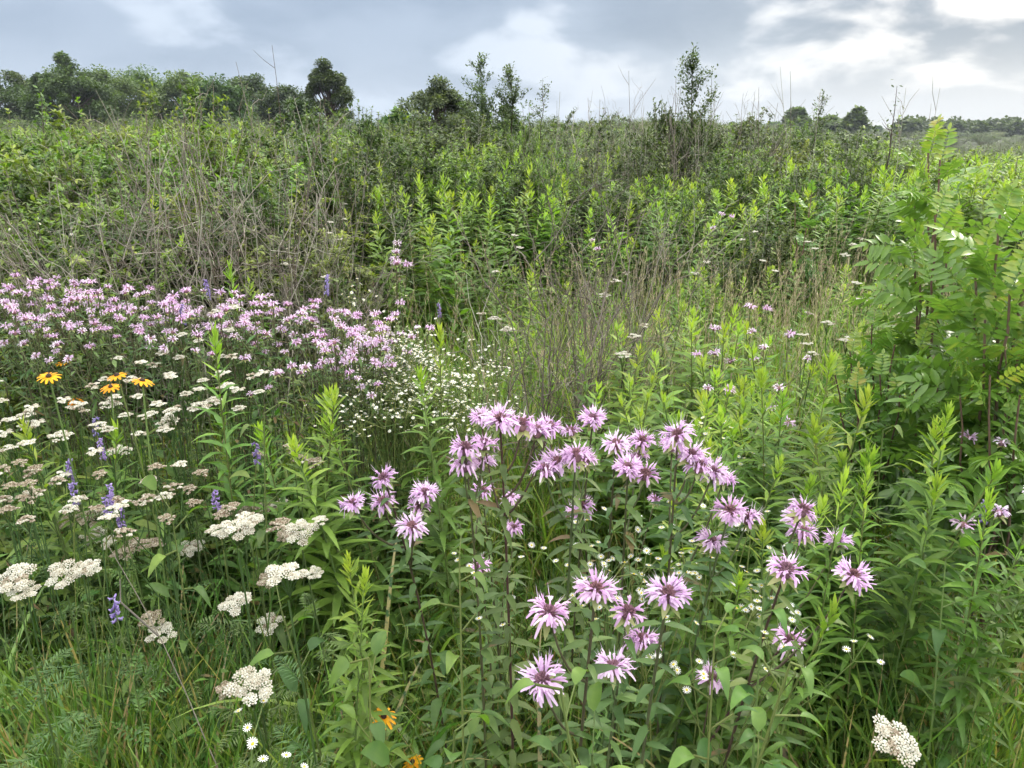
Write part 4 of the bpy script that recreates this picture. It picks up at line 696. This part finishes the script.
yy = U(.66, 1.05, 34); field('grass', wt2, gx(U(-90, 250, 34), yy, .5), yy, U(.85, 1.05, 34), 'widest arching grass ribbons by the viewer at the left', 'grass', .1)
field('grass', wt, wx, wy, U(.95, 1.2, len(wx)), 'broad arching grass blades in the near meadow', 'grass', .12)
x, y, px = wedge(330, 2.3, 5.6, 60); k = ((px > 350) & (U(0, 1, 330) < np.where((px > 420) & (px < 680), .75, .4))) | (U(0, 1, 330) < .08); field('dry_grass', dt, x[k], y[k], U(.9, 1.25, k.sum()), 'tan dry grass stalks standing through the middle meadow', 'dry grass')
x, y, px = wedge(480, .6, 3.0, 150); field('undergrowth', wd, x, y, U(.6, 1.05, 480), 'leafy green undergrowth between the near flowers', 'undergrowth')
x, y, px = wedge(700, 3.0, 9, 80); kk = (px < 360) | (y > 4.6); x, y = x[kk], y[kk]; field('undergrowth', wd, x, y, U(1.1, 1.6, len(x)), 'leafy green undergrowth in the middle distance', 'undergrowth')
gs = []
for b in (-.02, .06, .12, .17):
    mb = MB(); goldenrod(mb, mb, 1, 86, False, .088, b, .08, 0, 1); gs.append(mb.mesh('goldenrod_far', [M['goldenrod_stem'], M['goldenrod']]))
x, y, px = wedge(3000, 5.5, 34, 60, 1.25); kk = (px > 345) | (y > 9) | (U(0, 1, 3000) < .25); x, y = x[kk], y[kk]; cl = .5 + .5 * np.sin(x * 1.9 + np.sin(y * 1.3) * 2) * np.sin(y * 1.15 + np.sin(x * .8) * 2); field('goldenrod_field', gs, x, y, U(1.3, 1.9, len(x)), 'goldenrod growing on to the skyline', 'goldenrod', .08, U(.92, 1.06, len(x)) + .32 * cl)
x, y, px = wedge(520, 3.9, 8.5, 60); k = (px > 345) & ((y > 5.4) | ((px < 480) & (y > 4.6))); field('goldenrod_field', gs, x[k], y[k], U(1.1, 1.4, k.sum()), 'goldenrod filling between the plants of the middle stand', 'goldenrod', .08, U(.85, 1.1, k.sum()) * np.where(px[k] > 500, np.interp(y[k], [4, 7.5], [.7, 1.2]), 1.1))
x, y, px = wedge(300, 3.1, 4.9, 20); k = (px > 470) & (px < 930); field('goldenrod_field', gs, x[k], y[k], U(.9, 1.1, k.sum()), 'low goldenrod at the front edge of the middle stand', 'goldenrod', .1, np.interp(y[k], [3.1, 4.9], [.55, .82]) * U(.85, 1.15, k.sum()))
yy = U(1.75, 2.35, 170); field('undergrowth', wd, gx(U(-60, 420, 170), yy, .6), yy, U(1.1, 1.5, 170), 'leafy green undergrowth at the foot of the pink band', 'undergrowth')
n = 2600; yy = U(0, 1, n) ** .8 * 11 - .4; sx_ = rng.choice([-1, 1], n); xx = sx_ * (np.maximum(yy, .5) * .80 + .35 + U(0, 1, n) ** 1.2 * (2.2 + yy * .35)); field('grass', gtl, xx, yy, U(.9, 1.3, n), 'grass of the meadow beyond both sides', 'grass')
n = 1300; yy = U(0, 1, n) ** .8 * 11 - .4; sx_ = rng.choice([-1, 1], n); xx = sx_ * (np.maximum(yy, .5) * .80 + .4 + U(0, 1, n) ** 1.2 * (2.2 + yy * .35)); field('undergrowth', wd, xx, yy, U(1.0, 1.6, n), 'leafy undergrowth of the meadow beyond both sides', 'undergrowth')
lw = [weed(.28, 40, .055, .3).mesh('low_weed_a', M['weed']), weed(.25, 44, .05, .4).mesh('low_weed_b', M['weed']), tuft(40, (.18, .4), (.004, .008), .09, (.5, 1.3), (.2, .8), 4, v=(.05, .5), fold=0).mesh('low_grass', M['grass'])]  # dark-toned low filler, added to hold back light and darken gaps near the soil
x, y, px = wedge(900, .9, 3.0, 150); field('undergrowth', lw, x, y, U(.9, 1.4, 900), 'low dark undergrowth close to the soil, added to deepen shade in the gaps', 'undergrowth', .12)
shl = []
for i, (m_, a_) in enumerate((('shrub', .5), ('shrub_dark', .5), ('olive', .35))):
    st, lf = shrub(1.6, 1.8, 26, .06, nleaf=2600, asp=a_); q = MB(); q.merge(lf); q.merge(st, 1); shl.append(q.mesh('far_scrub_%d' % i, [M[m_], M['twig']]))
x, y, px = wedge(430, 15, 70, 100, 1.3); x2, y2, px2 = wedge(420, 34, 180, 60, 1.0); kk = px2 > 640; x = np.concatenate([x, x2[kk]]); y = np.concatenate([y, y2[kk]]); field('far_scrub', shl, x, y, U(.9, 1.6, len(x)) * np.clip(y / 50, 1, 3), 'low scrub blending together toward the skyline', 'scrub', .05, U(.75, 1.0, len(x)) * (1 + np.clip((y - 30) / 60, 0, .2)))

# ------------------------------------------------------------------ trees
def tree(x, y, H, Wd, lab, grp, mat='tree', n=9000, leaf=.2, kind='round', base=.12, seed=None, clumps=46, name='broadleaf_tree', asp=.75):
    st, lf = MB(), MB(); th = H * .03 + .03; top = np.array([rng.normal(0, .02) * H, 0, H * .88]); P = bez((0, 0, 0), (rng.normal(0, .03) * H, 0, H * .45), top, 8); tubes(st, P, np.linspace(th, th * .15, 8), 7, .5)
    z0 = H * base; c = []
    while len(c) < clumps:
        q = rng.normal(0, 1, 3); q = q / np.linalg.norm(q) * U(.35, 1.0) ** .5
        zz = (q[2] * .5 + .5); wdt = (np.sin(np.pi * np.clip(zz * .85 + .13, 0, 1)) ** .6) if kind == 'round' else (1.05 - zz) ** .6
        wdt *= U(.72, 1.18); zz = np.clip(zz * U(.9, 1.06), 0, 1.03); c.append([q[0] * Wd / 2 * .82 * wdt, q[1] * Wd / 2 * .82 * wdt, z0 + (H - z0) * (.06 + .9 * zz)])
    c = np.array(c); m = clumps; b = pt_on(P, np.clip((c[:, 2] / H - .25), .12, .95)); mid = (b + c) / 2 + [0, 0, -.02 * H]; tubes(st, np.stack([b, mid, c], 1), np.array([th * .4, th * .22, th * .06]), 4, U(0, 1, m))
    cs = Wd * U(.05, .15, m) * 60 ** .2 / clumps ** .2; i = rng.integers(0, m, n); d = rng.normal(0, 1, (n, 3)); d = nz(d) * (U(0, 1, n) ** .45)[:, None]; cs *= .85; p = c[i] + d * cs[i][:, None] * [1.15, 1.15, .75]; L = leaf * U(.6, 1.3, n)
    v = np.clip(.42 + rng.normal(0, .14, n) + rng.normal(0, .09, m)[i], 0, 1); leaves(lf, p, nz(d * [1, 1, .6] + rng.normal(0, .5, (n, 3))), L, L * asp, .2, 2, 0, 'ovate', v)
    r = root(name, (x, y, float(gz(x, y)) - .05)); link('trunk', st.mesh('trunk', M['bark']), r); link('crown', lf.mesh('crown', M[mat]), r); tag(r, lab, 'tree', grp); return r
def tree_px(px, pytop, y, wpx, lab, grp, **k):
    p = at_y(px, pytop, y); return tree(p[0], y, p[2] - float(gz(p[0], y)), wpx / F * y, lab, grp, **k)
GB = 'trees along the left skyline'
for px, py, y, w, n, lab in [(-24, 64, 62, 90, 9000, 'dark tree cut by the left edge of the skyline'), (10, 61, 66, 52, 7000, 'small rounded dark tree at the far left of the skyline'), (62, 56, 60, 84, 15000, 'tall uneven tree, highest on the left part of the skyline'), (98, 66, 66, 90, 12000, 'paler green tree right of the tall uneven one'), (142, 70, 70, 96, 12000, 'low wide tree in the middle of the left tree line'), (184, 68, 68, 84, 12000, 'rounded tree right of the middle of the tree line'), (214, 77, 56, 70, 10000, 'lighter green tree behind the bright shrub tip'), (246, 71, 66, 74, 11000, 'dark tree behind the forked dead stalk'), (282, 84, 64, 66, 9000, 'last dark tree of the row before the round tree')]:
    tree_px(px, py, y, w * 1.2, lab, GB, n=int(n * 2), leaf=.2, mat='shrub_dark' if 'dark' in lab else 'tree', base=.02, clumps=int(U(60, 90)))
tree_px(326, 56, 48, 58, 'dark dense tree standing apart with a lobed crown against the sky', 'single trees', n=30000, leaf=.14, mat='shrub_dark', base=.02, clumps=80)
tree_px(438, 73, 26, 118, 'wide grey green tree on the skyline left of centre', 'single trees', n=30000, leaf=.085, mat='olive', base=.08, clumps=80)
tree_px(300, 95, 34, 60, 'small dark tree at the foot of the round one', 'single trees', n=5000, leaf=.22, mat='shrub_dark', base=.05)
tree_px(400, 108, 34, 60, 'low dark tree between the lobed tree and the grey green one', 'single trees', n=5000, leaf=.22, mat='tree', base=.05)
tree_px(508, 94, 15, 56, 'small dark tree right of the grey green one', 'single trees', n=7000, leaf=.08, mat='shrub_dark', base=.1)
def sprig(px, py, y, wd, lab, n=2600, shoots=9, mat='shrub_dark', leafL=.045, asp=.5, spread=1.0):
    p = at_y(px, py, y); H = p[2] - float(gz(p[0], y)); st, lf = MB(), MB()
    P = bez((0, 0, 0), (U(-.1, .1), 0, H * .5), (0, 0, H), 12); P[1:-1] += rng.normal(0, .012, (10, 3)); tubes(st, P, np.linspace(.018, .002, 12), 5, .2); allp = [P]
    for k in range(shoots * 3):
        t = U(.2, .95); b = pt_on(P, np.array(t)); e = b + azd(U(0, 6.28), U(.5, 1.1)) * (wd * (1.1 - t) * U(.5, 1)); Q = bez(b, (b + e) / 2 + [0, 0, -.03], e, 7); tubes(st, Q, np.linspace(.005, .0012, 7), 3, .3); allp.append(Q)
    for Q in allp:
        ln = np.linalg.norm(Q[-1] - Q[0]); m = int(ln * n / (H * 4)) + 8; pp = pt_on(Q, U(.1, 1, m)) + rng.normal(0, .03, (m, 3)); L = leafL * U(.6, 1.2, m); leaves(lf, pp, azd(U(0, 6.28, m), U(-.2, 1.1, m)), L, L * asp, .1, 2, 0, 'ovate', np.clip(rng.normal(.5, .15, m), 0, 1))
    r = root('sapling', (p[0], y, float(gz(p[0], y)))); link('trunk', st.mesh('sapling_trunk', M['bark']), r); link('crown', lf.mesh('sapling_crown', M[mat]), r); tag(r, lab, 'sapling', 'saplings on the skyline')
sprig(694, 46, 9, 1.25, 'dark sapling with an open sprig top rising highest right of centre', 4200, 11)
sprig(480, 55, 13, 1.4, 'upright grey green sapling with a feathery top left of centre', 3000, 9, 'olive', .06)
sprig(510, 64, 13, 1.7, 'spreading grey green sapling with arching shoots left of centre', 2400, 10, 'olive', .06)
sprig(543, 78, 12, 1.0, 'thin sapling with few leaves beside the arching one', 900, 7, 'olive', .05)
sprig(823, 92, 12, .9, 'thin airy sapling under the distant right trees', 1200, 7, 'olive', .05)
sprig(192, 80, 7, .7, 'bright leafy sapling rising over the left thicket', 2600, 8, 'shrub', .06)
sprig(146, 78, 7.5, .4, 'slim leafy shoot over the left thicket', 900, 4, 'shrub', .06)
sprig(40, 92, 7.5, .5, 'slim bright shoot at the upper left', 900, 4, 'shrub', .06)
sprig(897, 86, 7, .4, 'thin leafy shoot behind the tallest sumac', 400, 4, 'shrub_dark', .04)
for px, py, y, w, lab in [(798, 109, 120, 34, 'round distant tree on the right skyline, left of a pair'), (857, 108, 120, 26, 'round distant tree on the right skyline, right of a pair'), (828, 116, 125, 40, 'low distant tree between the pair on the right skyline')]:
    tree_px(px, py, y, w, lab, 'distant trees on the right', n=3000, leaf=.8, base=.02)
def wood(px0, px1, ytop, y, label):
    mb = MB(); tr = MB(); n = int((px1 - px0) / 7)
    for k in range(n):
        px = px0 + (px1 - px0) * (k + U(0, 1)) / n; yy = y + U(-15, 25); p = at_y(px, ytop + U(-2, 4), yy); z0 = float(gz(p[0], yy)); h = p[2] - z0; tubes(tr, np.array([[p[0], yy, z0], [p[0], yy, z0 + h * .8]]), [.3, .1], 4, .5); m = 900
        q = nz(rng.normal(0, 1, (m, 3))) * U(.5, 1, m)[:, None]; L = U(.5, 1.1, m); leaves(mb, q * [h * .6, h * .6, h * .5] + [p[0], yy, z0 + h * .5], nz(rng.normal(0, 1, (m, 3))), L, L, .1, 2, 0, 'round', np.clip(rng.normal(.4, .15, m), 0, 1))
    mb.merge(tr, 1); o = link('far_wood', mb.mesh('far_wood', [M['tree'], M['bark']])); o['kind'] = 'stuff'; tag(o, label, 'far wood')
wood(900, 1100, 119, 190, 'distant wood along the skyline behind the sumac')
wood(560, 880, 124, 260, 'very low distant tree line at the centre of the skyline')

# ------------------------------------------------------------------ air
hb = MB(); cs8 = np.array([[x_, y_, z_] for z_ in (-4.0, 16.0) for y_ in (-30.0, 520.0) for x_ in (-470.0, 470.0)])
hb.add(cs8, [[0, 2, 3, 1], [4, 5, 7, 6], [0, 1, 5, 4], [2, 6, 7, 3], [0, 4, 6, 2], [1, 3, 7, 5]], .5); hm = bpy.data.materials.new('thin_haze'); hm.use_nodes = True; hn = hm.node_tree; hn.nodes.clear()
ho = hn.nodes.new('ShaderNodeOutputMaterial'); hv = hn.nodes.new('ShaderNodeVolumePrincipled'); hv.inputs['Color'].default_value = (.80, .88, 1, 1); hv.inputs['Density'].default_value = .0004; hv.inputs['Anisotropy'].default_value = .2; hn.links.new(hv.outputs[0], ho.inputs['Volume'])
hz_ = link('haze', hb.mesh('haze', hm, False)); hz_['kind'] = 'stuff'; hz_['label'] = 'thin bluish summer haze over the meadow'

# ------------------------------------------------------------------ light
SUN_EL, SUN_AZ = R(38), R(48)         # azimuth measured from straight ahead toward the right
sd = Vector((math.sin(SUN_AZ) * math.cos(SUN_EL), math.cos(SUN_AZ) * math.cos(SUN_EL), math.sin(SUN_EL)))
sl = bpy.data.lights.new('sun', 'SUN'); sl.energy = 1.5; sl.angle = R(14); sl.color = (1, .93, .80); so = bpy.data.objects.new('sun', sl); COL.objects.link(so); so.rotation_euler = sd.to_track_quat('Z', 'Y').to_euler(); so.location = (3, 3, 6)
w = bpy.data.worlds.new('World'); S.world = w; w.use_nodes = True; nt = w.node_tree; nt.nodes.clear(); N = nt.nodes.new; Lk = nt.links.new
def mth(op, a, b=None, c=None, clamp=False):
    k = N('ShaderNodeMath'); k.operation = op; k.use_clamp = clamp
    for i, q in enumerate((a, b, c)):
        if q is None: continue
        if isinstance(q, (int, float)): k.inputs[i].default_value = q
        else: Lk(q, k.inputs[i])
    return k.outputs[0]
def mixc(f, a, b, mode='MIX'):
    k = N('ShaderNodeMix'); k.data_type = 'RGBA'; k.blend_type = mode; k.clamp_result = False
    for i, q in ((0, f), (6, a), (7, b)):
        if isinstance(q, (int, float)): k.inputs[i].default_value = q
        elif isinstance(q, tuple): k.inputs[i].default_value = (*q, 1)
        else: Lk(q, k.inputs[i])
    return k.outputs[2]
def smooth(v, a, b):
    k = N('ShaderNodeMapRange'); k.interpolation_type = 'SMOOTHSTEP'; Lk(v, k.inputs[0]); k.inputs[1].default_value = a; k.inputs[2].default_value = b; return k.outputs[0]
tc = N('ShaderNodeTexCoord'); sx = N('ShaderNodeSeparateXYZ'); Lk(tc.outputs['Generated'], sx.inputs[0]); X, Y, Z = sx.outputs
sky = N('ShaderNodeTexSky'); sky.sky_type = 'NISHITA'; sky.sun_disc = False; sky.sun_elevation = SUN_EL; sky.sun_rotation = SUN_AZ; sky.air_density = 1; sky.dust_density = 2
den = mth('ADD', mth('MAXIMUM', Z, 0.0), .38); cx = mth('DIVIDE', X, den); cy = mth('DIVIDE', Y, den); cv = N('ShaderNodeCombineXYZ'); Lk(cx, cv.inputs[0]); Lk(cy, cv.inputs[1]); cv.inputs[2].default_value = 3.1
def noise(scale, detail=7, rough=.55, dist=.4, off=(0, 0, 0)):
    mp = N('ShaderNodeVectorMath'); mp.operation = 'ADD'; Lk(cv.outputs[0], mp.inputs[0]); mp.inputs[1].default_value = off
    k = N('ShaderNodeTexNoise'); k.inputs['Scale'].default_value = scale; k.inputs['Detail'].default_value = detail; k.inputs['Roughness'].default_value = rough; k.inputs['Distortion'].default_value = dist; Lk(mp.outputs[0], k.inputs['Vector']); return k.outputs['Fac']
big = noise(1.6, 3, .45, .25, (9.2, 2.3, 0)); fine = noise(3.2, 7, .5, .25, (1.7, 7.7, 0)); shade = noise(1.3, 4, .5, .2, (6.1, 2.2, 0))
n1 = mth('ADD', mth('MULTIPLY', big, .5), mth('MULTIPLY', fine, .5))
right = smooth(X, -.15, .55)
gap = smooth(mth('ADD', n1, mth('MULTIPLY', right, .045)), .515, .61)      # thin places between the heavy clouds
body = smooth(mth('ADD', mth('MULTIPLY', shade, .5), mth('MULTIPLY', fine, .5)), .38, .62)
dark = mixc(right, (2.3, 2.95, 3.95), (2.6, 3.05, 3.6)); mid = mixc(right, (3.3, 4.0, 5.05), (4.1, 4.6, 5.1)); lite = mixc(right, (4.8, 5.5, 6.5), (8.2, 8.0, 7.7))
cl = mixc(gap, mixc(body, dark, mid), lite)
low = smooth(Z, .10, .0); cl = mixc(mth('MULTIPLY', low, .7), cl, mixc(right, (4.2, 4.95, 6.0), (6.6, 6.8, 6.9)))
over = mth('ADD', 1.0, mth('MULTIPLY', smooth(Z, .17, .6), 3.6)); cl = mixc(smooth(Z, .17, .5), cl, (5.2, 5.2, 5.0)); vm = N('ShaderNodeVectorMath'); vm.operation = 'SCALE'; Lk(cl, vm.inputs[0]); Lk(over, vm.inputs['Scale'])
fin = mixc(.93, sky.outputs[0], vm.outputs[0]); bg = N('ShaderNodeBackground'); Lk(fin, bg.inputs[0]); bg.inputs[1].default_value = .105; wo = N('ShaderNodeOutputWorld'); Lk(bg.outputs[0], wo.inputs[0])
S.view_settings.view_transform = 'Standard'; S.view_settings.look = 'None'; S.view_settings.exposure = .53; S.view_settings.gamma = 1; S.view_settings.use_curve_mapping = False
c = S.cycles; c.debug_use_spatial_splits = True; c.max_bounces = 4; c.diffuse_bounces = 3; c.glossy_bounces = 2; c.transmission_bounces = 4; c.transparent_max_bounces = 4; c.use_denoising = True; c.use_adaptive_sampling = True; c.adaptive_threshold = .04; c.caustics_reflective = False; c.caustics_refractive = False
